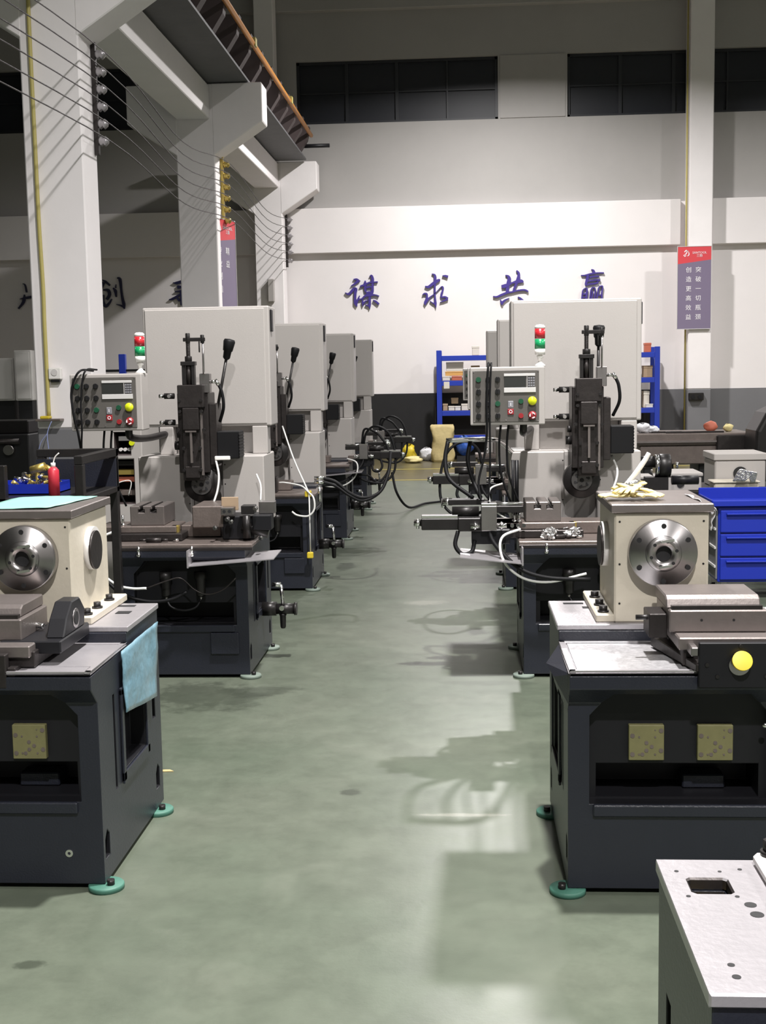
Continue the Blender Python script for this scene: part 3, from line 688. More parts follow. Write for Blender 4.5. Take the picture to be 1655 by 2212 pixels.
def full_machine(lab, loc, hx=0.0, lever=((.094, .50, 1.352), (.168, .50, 1.70)), dx=0, fo=.03):
    t = thing('deep_hole_machine', lab, 'machine', loc, group='tall machines with grey electrical cabinets')
    pedestal(t); pads(t, 'pale_foot')
    # front bay fittings
    for x in (-.10, .085):
        f = MB().lathe((x, .0, .44), (0, 0, 1), [(0, 0), (0, .018), (.01, .024), (.09, .026), (.10, .034), (.13, .034), (.13, 0)], 18).build('filter_bowl', 'gunmetal', t)
        MB().cyl((x, .0, .425), (x, .0, .442), .008, n=10).build('drain', 'steel', f)
    MB().tube([(-.10, 0, .425), (-.07, -.02, .385), (.0, -.03, .37), (.06, -.02, .385), (.085, 0, .425)], .006).build('air_hose', 'rubber', t)
    B(.13, .28, -.016, .0, .13, .245).build('access_cover', 'charcoal_paint', t, bevel=.004)
    # table
    tb = B(-.36, .375, -.06, .46, .704, .724).build('machine_table', 'cast_brown', t, bevel=.004)
    B(-.36, .375, -.062, -.03, .69, .706).build('table_lip', 'dark_steel', tb, bevel=.002)
    for x in (-.22, .06): MB().cyl((x, -.075, .68), (x, -.075, .716), .008, n=8).cyl((x, -.075, .664), (x, -.075, .68), .012, n=6).build('table_bolt', 'bright_steel', tb)
    B(-.47, -.02, .06, .34, .726, .765).build('rail_bed', 'dark_steel', t, bevel=.004)
    B(-.49, -.06, .10, .34, .765, .80).build('slide_carriage', 'cast_brown', t, bevel=.004)
    v = B(-.315+dx, -.13+dx, .14, .40, .80, .905).build('work_block', 'ground_steel', t, bevel=.004)
    for x in (-.26, -.195): boolcut(v, [B(x+dx, x+.014+dx, .1, .5, .885, .95), B(x-.008+dx, x+.022+dx, .1, .5, .870, .886)], 'dark_steel')
    for x in (-.375, -.35): MB().cyl((x, .12, .80), (x, .12, .86), .007, n=8).cyl((x, .12, .80), (x, .12, .815), .013, n=6).build('stud', 'bright_steel', t)
    B(-.06, .16, .22, .40, .726, .79).build('guide_wedge', 'cast_brown', t, bevel=.004)
    B(-.09, -.05, .12, .16, .726, .80).build('brass_clamp', 'brass', t, bevel=.003)
    MB().cyl((-.20, .02, .737), (-.12, .02, .737), .013, n=12).cyl((-.235, .02, .737), (-.20, .02, .737), .007, n=10).cyl((-.12, .02, .737), (-.085, .02, .737), .008, n=10).build('loose_plunger', 'dark_steel', t)
    MB().cyl((-.06, .03, .735), (-.03, .03, .735), .008, n=8).build('loose_nut', 'bright_steel', t)
    # grey column housing
    hs = MB(); hs.box(-.375, -.075, .58, .98, .745, 1.14); hs.box(.105, .345, .58, .98, .745, 1.14); hs.box(-.075, .105, .64, .98, .745, 1.14)
    h = hs.build('column_housing', 'grey_paint', t, bevel=.006)
    s = MB()
    for x in (-.085, .122):
        for z in (.87, .98, 1.09): s.cyl((x, .579, z), (x, .585, z), .004, n=8)
    s.build('cover_screw', 'gunmetal', h)
    ps = MB(); ps.box(-.285, -.205, .74, .86, 1.14, 1.30); ps.box(.257, .345, .74, .86, 1.14, 1.30); ps.box(-.20, .25, .82, .86, 1.14, 1.30)
    ps.build('cabinet_post', 'grey_paint', t, bevel=.004)
    # electrical cabinet
    cb = B(-.362, .370, .75, 1.0, 1.30, 1.985).build('electrical_cabinet', 'grey_paint', t, bevel=.008, seg=2)
    B(-.350, .345, .742, .752, 1.312, 1.973).build('cabinet_door', 'grey_paint', cb, bevel=.005)
    B(.370, .380, .79, .85, 1.84, 1.965).build('vent_grille', 'black_paint', cb, bevel=.003)
        # spindle head
    hd = MB()
    hd.box(hx-.085, hx+.085, .40, .60, 1.06, 1.50); hd.box(hx-.055, hx+.055, .36, .44, 1.02, 1.52)
    hd.box(hx-.07, hx+.07, .34, .42, 1.42, 1.545); hd.box(hx-.045, hx+.045, .33, .38, 1.30, 1.42)
    hd.box(hx-.04, hx+.04, .34, .42, 1.035, 1.10); hd.box(hx+.085, hx+.125, .42, .58, 1.10, 1.44)
    head = hd.build('spindle_head', 'dark_steel', t, bevel=.004)
    dd_ = MB(); dd_.box(hx-.006, hx+.006, .330, .342, 1.12, 1.29); dd_.box(hx-.03, hx+.03, .326, .338, 1.288, 1.296); dd_.box(hx+.05, hx+.062, .352, .362, 1.05, 1.40)
    dd_.build('gib_strip', 'ground_steel', head)
    dd_ = MB()
    for x, z in ((-.06, 1.46), (.06, 1.46), (-.06, 1.40), (.06, 1.40), (-.045, 1.2), (.045, 1.2), (-.045, 1.08), (.045, 1.08), (-.07, 1.3), (.07, 1.3), (0, 1.18)): dd_.cyl((hx+x, .352, z), (hx+x, .335, z), .009, n=10)
    dd_.build('cap_screw', 'gunmetal', head)
    MB().prism([(hx-.05, 1.02), (hx+.05, 1.02), (hx+.05, 1.06), (hx-.05, 1.06)], 'y', .37, .40).build('nose_plate', 'gunmetal', head, bevel=.003)
    for z in (1.34, 1.485):
        k = MB().cyl((hx-.10, .40, z), (hx-.155, .40, z), .016, n=16).cyl((hx-.155, .40, z), (hx-.185, .40, z), .009, n=12).build('oil_fitting', 'gunmetal', head)
        MB().cyl((hx-.125, .385, z), (hx-.125, .378, z), .010, n=14).build('fitting_plug', 'bright_steel', k)
        MB().cyl((hx-.165, .40, z), (hx-.185, .40, z), .0105, n=12).build('fitting_ring', 'bright_steel', k)
    # feed screw on top
    fs = MB(); fs.cyl((hx-.01, .38, 1.545), (hx-.01, .38, 1.66), .016, n=14); fs.cyl((hx-.01, .38, 1.66), (hx-.01, .38, 1.79), .010, n=12)
    for k in range(14): fs.ring((hx-.01, .38, 1.685+k*.007), (0, 0, 1), .0125, .008, .0035, 12)
    fs.build('feed_screw', 'dark_steel', head)
    fr = MB(); fr.box(hx-.045, hx-.027, .36, .40, 1.545, 1.655); fr.box(hx+.007, hx+.025, .36, .40, 1.545, 1.655); fr.box(hx-.05, hx+.03, .355, .405, 1.65, 1.672); fr.cyl((hx-.01, .38, 1.672), (hx-.01, .38, 1.70), .022, n=6)
    fr.build('screw_frame', 'gunmetal', head, bevel=.002)
    yk = MB(); yk.box(hx-.035, hx+.085, .37, .39, 1.780, 1.800); yk.cyl((hx-.01, .38, 1.77), (hx-.01, .38, 1.825), .014, n=6); yk.cyl((hx+.07, .38, 1.77), (hx+.07, .38, 1.815), .012, n=6); yk.cyl((hx+.052, .38, 1.72), (hx+.052, .38, 1.78), .004, n=8)
    yk.build('screw_yoke', 'gunmetal', head, bevel=.002)
    MB().cyl((hx+.072, .38, 1.60), (hx+.072, .38, 1.79), .0055, n=10).build('guide_rod', 'steel', head)
    B(hx+.045, hx+.10, .39, .45, 1.50, 1.605).build('limit_box', 'steel', head, bevel=.003)
    MB().cyl((hx+.10, .40, 1.56), (hx+.135, .40, 1.56), .010, n=12).cyl((hx+.13, .40, 1.57), (hx+.15, .40, 1.54), .011, n=12).build('elbow', 'bright_steel', head)
    MB().tube([(hx+.148, .40, 1.545), (hx+.165, .40, 1.50), (hx+.17, .41, 1.42), (hx+.14, .45, 1.34)], .009).build('feed_hose', 'rubber', head)
    mo = MB().box(hx+.125, hx+.25, .42, .56, 1.135, 1.285)
    for k in range(8): mo.box(hx+.245, hx+.253, .412, .568, 1.145+k*.017, 1.153+k*.017)
    mo.build('motor', 'rubber', t, bevel=.006)
    MB().cyl((hx-.085, .45, 1.21), (hx-.115, .45, 1.21), .025, n=16).cyl((hx-.085, .47, 1.27), (hx-.105, .47, 1.27), .02, n=12).build('side_plug', 'gunmetal', head)
    flange(t, (hx+fo, .50, .992), .10, 'face_plate', 'gunmetal', hub=.6, bore=.12, bolt=.44, inner=.3, th=.07, a0=.2)
    MB().cyl((hx+fo, .43, .992), (hx+fo, .4185, .992), .056, n=36).build('inner_disc', 'disc_grey', t)
    for k in range(6):
        a = k*math.pi/3+.3; MB().cyl((hx+fo+.038*math.cos(a), .42, .992+.038*math.sin(a)), (hx+fo+.038*math.cos(a), .4172, .992+.038*math.sin(a)), .008, n=12).build('disc_hole', 'cavity_black', t)
    MB().cyl((hx+fo, .42, .992), (hx+fo, .4165, .992), .012, n=16).build('disc_bore', 'cavity_black', t)
    # lever
    a, b = Vector(lever[0]), Vector(lever[1]); d = (b-a).normalized()
    lv = MB().cyl(a, b, .0085, n=12).build('lever', 'gunmetal', t)
    MB().lathe(b-d*.02, d, [(0, .012), (.01, .020), (.045, .022), (.05, .027), (.10, .033), (.112, .028), (.116, 0)], 24).build('lever_knob', 'rubber', lv)
    # pendant control panel
    pn = B(-.600, -.215, .10, .24, 1.312, 1.612).build('control_panel', 'grey_paint', t, bevel=.006, seg=2)
    fx0, fx1, fz0, fz1 = -.586, -.245, 1.328, 1.594
    B(fx0, fx1, .094, .102, fz0, fz1).build('panel_face', 'panel_face', pn, bevel=.002)
    def ux(u): return fx0+(fx1-fx0)*u
    def uz(v): return fz1-(fz1-fz0)*v
    for rr in range(4):
        for cc in range(3):
            if rr >= 2 and cc == 2: mname = 'green_button' if rr == 2 else 'knob_black'
            elif rr == 0 and cc == 0: mname = 'green_button'
            else: mname = 'knob_black'
            x = ux(.085+.145*cc); z = uz(.17+.235*rr)
            kn = MB().cyl((x, .095, z), (x, .082, z), .0135, n=18).build('selector_knob', mname, pn)
            if mname == 'knob_black': B(x-.003, x+.003, .070, .083, z-.012, z+.012).xf(Matrix.Identity(4)).build('selector_grip', 'knob_black', pn, bevel=.001)
    B(ux(.47), ux(.94), .088, .096, uz(.115), uz(.065)).build('display_bezel', 'silver_label', pn, bevel=.001)
    B(ux(.47), ux(.95), .088, .096, uz(.43), uz(.335)).build('display_bezel', 'silver_label', pn, bevel=.001)
    B(ux(.475), ux(.80), .090, .096, uz(.325), uz(.125)).build('display', 'screen_dark', pn)
    kp = MB()
    for i in range(3):
        for j in range(4): kp.box(ux(.835+.036*i), ux(.835+.036*i)+.009, .088, .096, uz(.17+.048*j), uz(.17+.048*j)+.009)
    kp.build('keypad', 'keypad_grey', pn)
    B(ux(.815), ux(.822), .089, .096, uz(.33), uz(.12)).build('keypad_edge', 'silver_label', pn)
    x, z = ux(.57), uz(.66)
    B(x-.014, x+.014, .089, .096, z-.018, z+.018).build('start_key', 'keypad_grey', pn, bevel=.002)
    B(x-.0015, x+.0015, .087, .090, z-.008, z+.008).build('start_mark', 'sign_white', pn)
    z = uz(.80)
    B(x-.016, x+.016, .089, .096, z-.015, z+.015).build('stop_key', 'red_button', pn, bevel=.002)
    MB().ring((x, .0895, z), (0, -1, 0), .009, .006, .002, 20).build('stop_mark', 'sign_white', pn)
    x, z = ux(.725), uz(.60); MB().cyl((x, .095, z), (x, .084, z), .013, n=18).build('push_button', 'green_button', pn)
    x, z = ux(.895), uz(.595); MB().lathe((x, .096, z), (0, -1, 0), [(0, .016), (.012, .018), (.014, .023), (.02, .0225), (.024, .018), (.026, 0)], 28).build('yellow_button', 'yellow_button', pn)
    x, z = ux(.725), uz(.88); MB().cyl((x, .095, z), (x, .084, z), .013, n=18).build('push_button', 'red_button', pn)
    x, z = ux(.895), uz(.875); e = MB().lathe((x, .096, z), (0, -1, 0), [(0, .014), (.010, .016), (.012, .022), (.02, .021), (.025, .017), (.027, 0)], 28).build('stop_button', 'red_button', pn)
    m = MB()
    for k in range(3):
        a0 = k*2.094+.3; pts = [(x+math.cos(a0+q*.3)*.013, -(z+math.sin(a0+q*.3)*.013), .003+.001*q) for q in range(5)]
        stroke(m, pts, .066, .071, 1)
    m.build('arrow_mark', 'sign_white', pn)
    s = MB()
    for u, v_ in ((.015, .02), (.985, .02), (.015, .98), (.5, .965), (.985, .98)): s.cyl((ux(u), .095, uz(v_)), (ux(u), .092, uz(v_)), .003, n=8)
    s.build('panel_screw', 'bright_steel', pn)
    MB().tube([(-.32, .20, 1.32), (-.32, .24, 1.27), (-.30, .5, 1.25), (-.25, .76, 1.26)], .02, n=10).build('pendant_arm', 'gunmetal', t)
    # signal tower
    x, y = -.235, .17
    tw_ = MB().lathe((x, y, 1.612), (0, 0, 1), [(0, 0), (0, .028), (.006, .027), (.02, .012), (.028, .009), (.03, 0)], 20).cyl((x, y, 1.64), (x-.004, y, 1.665), .011, n=12).build('signal_tower', 'white_plastic', t)
    MB().cyl((x-.012, y, 1.655), (x+.012, y, 1.668), .013, n=14).build('tower_hinge', 'white_plastic', tw_)
    MB().cyl((x, y, 1.672), (x, y, 1.703), .0265, n=24).build('tower_base', 'white_plastic', tw_)
    MB().cyl((x, y, 1.703), (x, y, 1.753), .0270, n=24).build('green_lens', 'green_lens', tw_)
    MB().cyl((x, y, 1.755), (x, y, 1.806), .0270, n=24).build('red_lens', 'red_lens', tw_)
    MB().lathe((x, y, 1.806), (0, 0, 1), [(0, 0), (0, .027), (.012, .027), (.02, .018), (.022, 0)], 24).build('tower_cap', 'white_plastic', tw_)
    return t

L2 = full_machine('tall grey-cabinet machine, nearest of the left row, white hose looping at its table', (XLm, YROW[1], 0), hx=-.012)
R2 = full_machine('tall grey-cabinet machine, nearest of the right row, behind the cream headstock', (XRm, YROW[1], 0), hx=.035, lever=((.100, .52, 1.40), (.103, .50, 1.735)), fo=-.03)
ix = index_children()
def extra(parent, name, mb, m, bevel=0): return mb.build(name, m, parent, bevel=bevel)

rows = []
for lab, x, y in (('second tall machine of the left row, yellow taped cord on its corner', XLm+.02, YROW[2]), ('third tall machine of the left row, dark hoses at its side', XLm+.02, YROW[3]),
                  ('fourth and farthest tall machine of the left row', XLm+.02, YROW[4]), ('second tall machine of the right row, mostly behind the nearest', XRm, YROW[2]),
                  ('third tall machine of the right row, half hidden', XRm-.03, YROW[3]), ):
    c = copy_tree(L2, ix); c.location = (x, y, 0); c['label'] = lab; rows.append(c)
L3, L4, L5, R3, R4 = rows

# ---- fittings only some machines have
def hyd_feed(t, s, k=1.0):
    """hydraulic feed cylinder, valve block and hoses; s=-1 to the left, +1 to the right"""
    def X(a, b): return tuple(sorted((s*a, s*b)))
    c = MB(); x0, x1 = X(.66, .86); c.box(x0, x1, .03, .09, .775, .835); c.build('feed_cylinder', 'gunmetal', t, bevel=.004)
    x0, x1 = X(.67, .86); B(x0, x1, .035, .085, .835, .852).build('cylinder_rail', 'bright_steel', t, bevel=.002)
    MB().cyl((s*.86, .06, .81), (s*.90, .06, .81), .018, n=12).cyl((s*.88, .06, .83), (s*.88, .06, .78), .008, n=8).build('port_fitting', 'bright_steel', t)
    x0, x1 = X(.50, .67); B(x0, x1, .0, .14, .77, .84).build('valve_body', 'gunmetal', t, bevel=.005)
    x0, x1 = X(.55, .74); MB().cyl((s*.56, .06, .868), (s*.70, .06, .868), .026, n=18).build('solenoid', 'gunmetal', t)
    x0, x1 = X(.53, .72); B(x0, x1, .12, .19, .895, .925).build('manifold', 'gunmetal', t, bevel=.003)
    MB().cyl((s*.70, .15, .91), (s*.75, .15, .91), .020, n=12).cyl((s*.745, .15, .925), (s*.745, .15, .88), .013, n=10).build('port_fitting', 'bright_steel', t)
    x0, x1 = X(.47, .55); B(x0, x1, -.03, .06, .775, .905).build('valve_block', 'steel', t, bevel=.003)
    B(x0, x1, -.03, .06, .905, .918).build('block_top', 'bright_steel', t, bevel=.002)
    for xx in (.44, .575): MB().cyl((s*xx, -.01, .80), (s*(xx+.012), -.01, .80), .022, n=14).cyl((s*(xx-.02), -.01, .80), (s*(xx+.03), -.01, .80), .015, n=12).build('gland', 'bright_steel', t)
    x0, x1 = X(.40, .60); B(x0, x1, .02, .16, .70, .775).build('cylinder_mount', 'black_paint', t, bevel=.004)
    x0, x1 = X(.35, .52); B(x0, x1, .10, .30, .735, .80).build('mount_arm', 'cast_brown', t, bevel=.004)
    x0, x1 = X(.33, .47); B(x0, x1, .05, .13, .86, .895).build('manifold', 'gunmetal', t, bevel=.003)
    MB().cyl((s*.33, .07, .905), (s*.52, .07, .905), .009, n=10).build('pipe', 'bright_steel', t)
    MB().tube([(s*.67, .02, .77), (s*.685, .0, .70), (s*.65, -.01, .655), (s*.60, .0, .665), (s*.585, .02, .72)], .011).build('hose_loop', 'rubber', t)
    MB().tube([(s*.51, -.01, .775), (s*.49, -.03, .72), (s*.42, -.07, .64), (s*.33, -.10, .575), (s*.20, -.10, .54), (s*.0, -.085, .53)], .011).build('power_cable', 'rubber', t)
    MB().tube([(s*.35, .0, .78), (s*.44, -.05, .75), (s*.455, -.07, .68), (s*.42, -.08, .60), (s*.33, -.09, .535), (s*.2, -.095, .52), (s*.02, -.085, .56)], .007).build('air_hose', 'white_hose', t)
def arch_hoses(t, s, n=2):
    for q in range(n):
        o = q*.06
        MB().tube([(s*(.50-o*.3), .16, .91), (s*(.53-o*.3), .15, 1.02+o*.5), (s*(.62), .12, 1.08-o), (s*(.74-o), .10, 1.02-o), (s*(.80-o), .08, .86), (s*(.80-o), .04, .66), (s*(.70-o), .0, .55), (s*.55, -.02, .56+o), (s*.42, .0, .62)], .011).build('hydraulic_hose', 'rubber', t)
def splash_tray(t, x0, x1, s):
    m = MB(); 
    a, b = (x0, x1) if s > 0 else (x1, x0)
    m.hexa([(a, -.13, .615), (b, -.16, .655), (b, .12, .662), (a, .12, .63), (a, -.13, .620), (b, -.16, .660), (b, .12, .667), (a, .12, .635)])
    m.build('splash_tray', 'deck_metal', t)
    B(min(a, a+s*.008), max(a, a+s*.008), -.135, .06, .61, .70).build('tray_upstand', 'deck_metal', t)
def pneumatic(t, s):
    a = s*.40
    g = MB(); g.cyl((a, .40, .43), (a+s*.05, .40, .43), .013, n=10); g.cyl((a+s*.05, .40, .43), (a+s*.06, .40, .32), .010, n=10)
    g.build('air_pipe', 'bright_steel', t)
    m = MB().cyl((a-s*.06, .42, .29), (a+s*.02, .42, .29), .04, n=16).cyl((a+s*.02, .42, .29), (a+s*.12, .42, .29), .03, n=14).cyl((a+s*.12, .42, .29), (a+s*.135, .42, .29), .036, n=14)
    m.build('regulator', 'gunmetal', t)
    MB().lathe((a+s*.055, .42, .18), (0, 0, 1), [(0, 0), (0, .012), (.01, .016), (.07, .018), (.08, .022), (.09, 0)], 14).build('filter_bowl', 'gunmetal', t)
    MB().cyl((a+s*.055, .40, .30), (a+s*.055, .375, .30), .014, n=12).build('gauge', 'bright_steel', t)
hyd_feed(R2, -1); splash_tray(R2, -.66, -.34, -1)
for t in (L4, L5): hyd_feed(t, 1); arch_hoses(t, 1); pneumatic(t, 1)
hyd_feed(R3, -1); arch_hoses(R3, -1, 1); splash_tray(R3, -.62, -.34, -1)
pneumatic(L2, 1); pneumatic(L3, 1)
splash_tray(L2, .045, .50, 1); splash_tray(L4, .05, .50, 1)
# L2: drill fixture on the right of the table
fx = MB(); fx.box(.19, .36, .10, .30, .726, .85); fx.box(.36, .46, .05, .15, .78, .86)
extra(L2, 'drill_fixture', fx, 'black_paint', .005)
extra(L2, 'guide_block', B(.03, .20, .10, .40, .79, .905), 'cast_brown', .005)
o = extra(L2, 'silver_block', B(.20, .265, .02, .10, .865, .905), 'steel', .003)
MB().cyl((.218, .019, .885), (.218, .022, .885), .009, n=14).cyl((.246, .019, .885), (.246, .022, .885), .009, n=14).build('bore', 'cavity_black', o)
extra(L2, 'backing_plate', B(.185, .275, .12, .135, .88, .95), 'cardboard', .002)
for x, z in ((.235, .845), (.255, .83), (.17, .80), (.41, .745), (.385, .90)): extra(L2, 'fitting', MB().cyl((x, .03, z), (x, .0, z), .012, n=12).cyl((x, .0, z), (x, -.012, z), .008, n=8), 'bright_steel')
extra(L2, 'clamp_cylinder', MB().cyl((.30, .09, .80), (.44, .09, .76), .028, n=18).cyl((.33, .05, .86), (.33, .05, .74), .020, n=16), 'gunmetal')
extra(L2, 'junction_box', B(.385, .47, .12, .18, .86, .925), 'steel', .003)
extra(L2, 'junction_box', B(.30, .37, .06, .14, .865, .91), 'gunmetal', .003)
extra(L2, 'air_hose', MB().tube([(-.36, .02, .79), (-.44, -.03, .75), (-.455, -.06, .67), (-.42, -.08, .585), (-.34, -.09, .52), (-.26, -.095, .50), (-.18, -.095, .50)], .007), 'white_hose')
extra(L2, 'air_hose', MB().tube([(-.18, -.095, .50), (-.08, -.09, .535), (0, -.085, .55), (.07, -.085, .49), (.14, -.09, .465), (.22, -.09, .49), (.29, -.09, .55)], .004), 'dark_steel')
extra(L2, 'power_cable', MB().tube([(-.47, .0, .62), (-.42, -.04, .55), (-.32, -.07, .47), (-.18, -.09, .43), (-.05, -.09, .44), (.03, -.085, .48)], .009), 'rubber')
extra(L2, 'white_bottle_neck', B(.10, .185, .40, .43, 1.128, 1.15), 'white_plastic', .004)
extra(L2, 'drip_hose', MB().tube([(.105, .41, 1.13), (.125, .38, 1.05), (.12, .36, .97), (.10, .34, .90)], .006), 'white_hose')
extra(L2, 'drip_hose', MB().tube([(.315, .50, 1.04), (.345, .45, .98), (.35, .40, .90)], .005), 'white_hose')
extra(R2, 'drip_hose', MB().tube([(.175, .50, 1.12), (.20, .45, 1.04), (.18, .42, .96), (.13, .38, .88)], .006), 'white_hose')
extra(R2, 'side_rail', MB().cyl((-.345, .50, .80), (-.345, .50, 1.10), .012, n=10).cyl((-.365, .52, .80), (-.365, .52, 1.10), .008, n=10), 'black_paint')
for x, z in ((-.39, .795), (-.36, .795), (-.33, .795)): extra(R2, 'fitting', MB().cyl((x, .05, z), (x, .02, z), .010, n=10), 'bright_steel')
# pendants' cables
for t in (L2, R2):
    extra(t, 'pendant_cable', MB().tube([(-.50, .2, 1.63), (-.53, .08, 1.632), (-.565, .065, 1.58), (-.585, .07, 1.50), (-.575, .07, 1.40), (-.56, .08, 1.30), (-.555, .12, 1.15), (-.56, .16, .95), (-.56, .2, .78)] if t is L2 else
          [(-.50, .18, 1.62), (-.505, .085, 1.63), (-.51, .07, 1.55), (-.515, .07, 1.42), (-.515, .08, 1.28), (-.53, .1, 1.15), (-.56, .1, 1.02), (-.55, .08, .92)], .006), 'rubber')
    extra(t, 'pendant_cable', MB().tube([(-.48, .2, 1.635), (-.50, .08, 1.635), (-.52, .068, 1.58), (-.535, .068, 1.45), (-.535, .07, 1.33), (-.55, .1, 1.2), (-.55, .16, 1.0), (-.57, .2, .78)] if t is L2 else
          [(-.49, .18, 1.62), (-.49, .085, 1.63), (-.495, .07, 1.55), (-.50, .07, 1.42), (-.50, .08, 1.28), (-.50, .1, 1.1), (-.51, .1, .92)], .005), 'rubber')
    for x in (-.44, -.40): extra(t, 'pendant_cable', MB().tube([(x, .16, 1.32), (x-.01, .16, 1.2), (x-.0, .17, 1.05), (x+.05, .2, .9)], .006), 'rubber')
for q, (x, dx_) in enumerate(((-.72, .13), (-.60, .05))):
    extra(R2, 'hydraulic_hose', MB().tube([(x, .30, 1.22), (x-.015, .27, 1.12), (x+.01, .22, 1.02), (x+dx_, .15, .93)], .0115), 'rubber')
extra(R2, 'hose_bridge', MB().tube([(-.73, .30, 1.225), (-.52, .30, 1.228), (-.44, .42, 1.21), (-.36, .62, 1.13)], .013), 'bright_steel')
# L3: yellow tape and white cord
extra(L3, 'yellow_tape', B(.30, .345, -.066, -.0, .70, .745), 'yellow_paint', .006)
extra(L3, 'white_cord', MB().tube([(.09, .36, 1.20), (.2, .15, .96), (.33, -.075, .74)], .006), 'white_hose')
extra(L3, 'white_cord', MB().cyl((.335, -.08, .74), (.335, -.08, .30), .005, n=8), 'white_hose')
extra(L3, 'yellow_tape', B(.31, .355, -.10, -.06, .255, .30), 'yellow_paint', .006)
extra(L3, 'white_cord', MB().tube([(.33, -.08, .74), (.37, -.11, .70), (.375, -.12, .62), (.33, -.12, .57), (.25, -.11, .575), (.21, -.1, .60)], .007), 'white_hose')
extra(L3, 'white_cord', MB().tube([(.33, -.08, .74), (.27, -.02, .78), (.15, .03, .80), (.10, .05, .80)], .006), 'white_hose')
for k in (0, 1): extra(L3, 'hydraulic_hose', MB().tube([(.42, .05, .80+.03*k), (.52, .04, .77+.03*k), (.62, .03, .70+.02*k), (.72, .05, .66+.02*k), (.84, .1, .72), (.90, .2, .86), (.91, .3, 1.0)], .012), 'rubber')
extra(L3, 'port_fitting', MB().cyl((.36, .05, .80), (.43, .05, .80), .014, n=10).cyl((.36, .05, .83), (.43, .05, .83), .014, n=10).cyl((.40, .02, .78), (.40, .02, .66), .013, n=10), 'bright_steel')
extra(L3, 'vise_post', MB().box(-.02, .08, .05, .14, .726, .84).cyl((.03, .09, .84), (.03, .09, .875), .02, n=12), 'dark_steel', .003)
# floor hose from L5 to the aisle
o = MB().tube([(-.80, 14.2, .45), (-.74, 14.1, .22), (-.62, 14.3, .04), (-.45, 14.9, .018), (-.27, 15.1, .018)], .014).build('floor_hose', 'rubber'); tag(o, 'grey hose trailing from the left machines onto the aisle floor', 'hose')
MB().cyl((-.27, 15.1, .018), (-.19, 15.12, .018), .017, n=10).build('hose_coupling', 'bright_steel', o)

# ------------------------------------------------------------------ loose things on the near machines
def cloth(name, m, pts, lab, cat, th=.004, wob=.012, n=14, seed=1):
    """crumpled sheet over the quad pts (4 world corners), real thickness"""
    rnd = random.Random(seed); a, b, c, d = [Vector(p) for p in pts]
    nrm = (b-a).cross(d-a).normalized(); mb = MB(); top = []
    for j in range(n+1):
        for i in range(n+1):
            u, v = i/n, j/n
            p = (a*(1-u)+b*u)*(1-v)+(d*(1-u)+c*u)*v
            q = p + nrm*(wob*(math.sin(u*7+v*3+seed)*.5+math.sin(v*11-u*5)*.35+rnd.uniform(-.3, .3)))
            top.append(q)
    bot = [q-nrm*th for q in top]; N = n+1; fs = []
    for j in range(n):
        for i in range(n):
            k = j*N+i; fs.append((k, k+1, k+1+N, k+N)); k2 = k+N*N; fs.append((k2, k2+N, k2+1+N, k2+1))
    for i in range(n):
        for e, f_ in (((i), (i+1)), ((n*N+i), (n*N+i+1)), ((i*N), ((i+1)*N)), ((i*N+n), ((i+1)*N+n))):
            fs.append((e, f_, f_+N*N, e+N*N))
    mb.add(top+bot, fs, True)
    o = mb.build(name, m); tag(o, lab, cat); return o
def lump(mb, c, rx, ry, rz, seed=0, n=14, m=9, k=.25, smooth=True):
    rnd = random.Random(seed); ph = [rnd.uniform(0, 6.28) for _ in range(6)]
    vs = []
    for j in range(m+1):
        th = math.pi*j/m
        for i in range(n):
            a = 2*math.pi*i/n
            r = 1+k*(math.sin(3*a+ph[0]+th*2)*.4+math.sin(5*a+ph[1]-th*3)*.3+math.sin(4*th+ph[2]+a)*.4+rnd.uniform(-.25, .25))
            vs.append((c[0]+rx*r*math.sin(th)*math.cos(a), c[1]+ry*r*math.sin(th)*math.sin(a), c[2]+rz*(1+k*.3*math.sin(a*2+ph[3]))*math.cos(th)))
    mb.add(vs, [(j*n+i, j*n+(i+1) % n, (j+1)*n+(i+1) % n, (j+1)*n+i) for j in range(m) for i in range(n)], smooth)
    return mb
# blue plastic bag taped to the left machine
xa_ = XLm+.352
cloth('plastic_bag', 'bag_cyan', [(xa_+.006, 3.95, .50), (xa_+.012, 4.33, .455), (xa_+.006, 4.39, .715), (xa_-.004, 3.95, .705)], 'pale blue plastic bag taped on the side of the near left machine', 'bag', wob=.004, seed=4)
# green sheet on the left headstock
cloth('paper_sheet', 'sheet_green', [(XLm-.17, 4.10, 1.164), (XLm+.07, 4.10, 1.164), (XLm+.125, 4.50, 1.164), (XLm-.17, 4.50, 1.164)], 'thin green sheet lying on the near left headstock', 'sheet', th=.002, wob=.002, seed=2)
# glove heap, brush handle and rag on the right headstock
gz = 1.160
mb = MB()
def glove(mb, cx_, cy_, cz_, ang, tilt, sd):
    g = MB(); lump(g, (0, 0, 0), .036, .026, .011, sd, k=.12)
    for k in range(4): y_ = -.02+.0135*k; g.tube([(.02, y_, 0), (.05, y_*1.25, .004+.003*(k % 2)), (.078-.006*abs(k-1.5), y_*1.45, -.002)], lambda u: .0085-.002*u, n=8, sub=3)
    g.tube([(-.005, -.02, .002), (.015, -.042, .004), (.032, -.05, 0)], .008, n=8, sub=3)
    lump(g, (-.045, 0, .0), .022, .027, .012, sd+1, k=.18)
    g.xf(Matrix.Translation((cx_, cy_, cz_)) @ Matrix.Rotation(R(ang), 4, 'Z') @ Matrix.Rotation(R(tilt), 4, 'Y') @ Matrix.Diagonal((1, 1.15, .6, 1)))
    k0 = len(mb.v); mb.v += g.v; mb.f += [tuple(i+k0 for i in f) for f in g.f]; mb.sm += g.sm
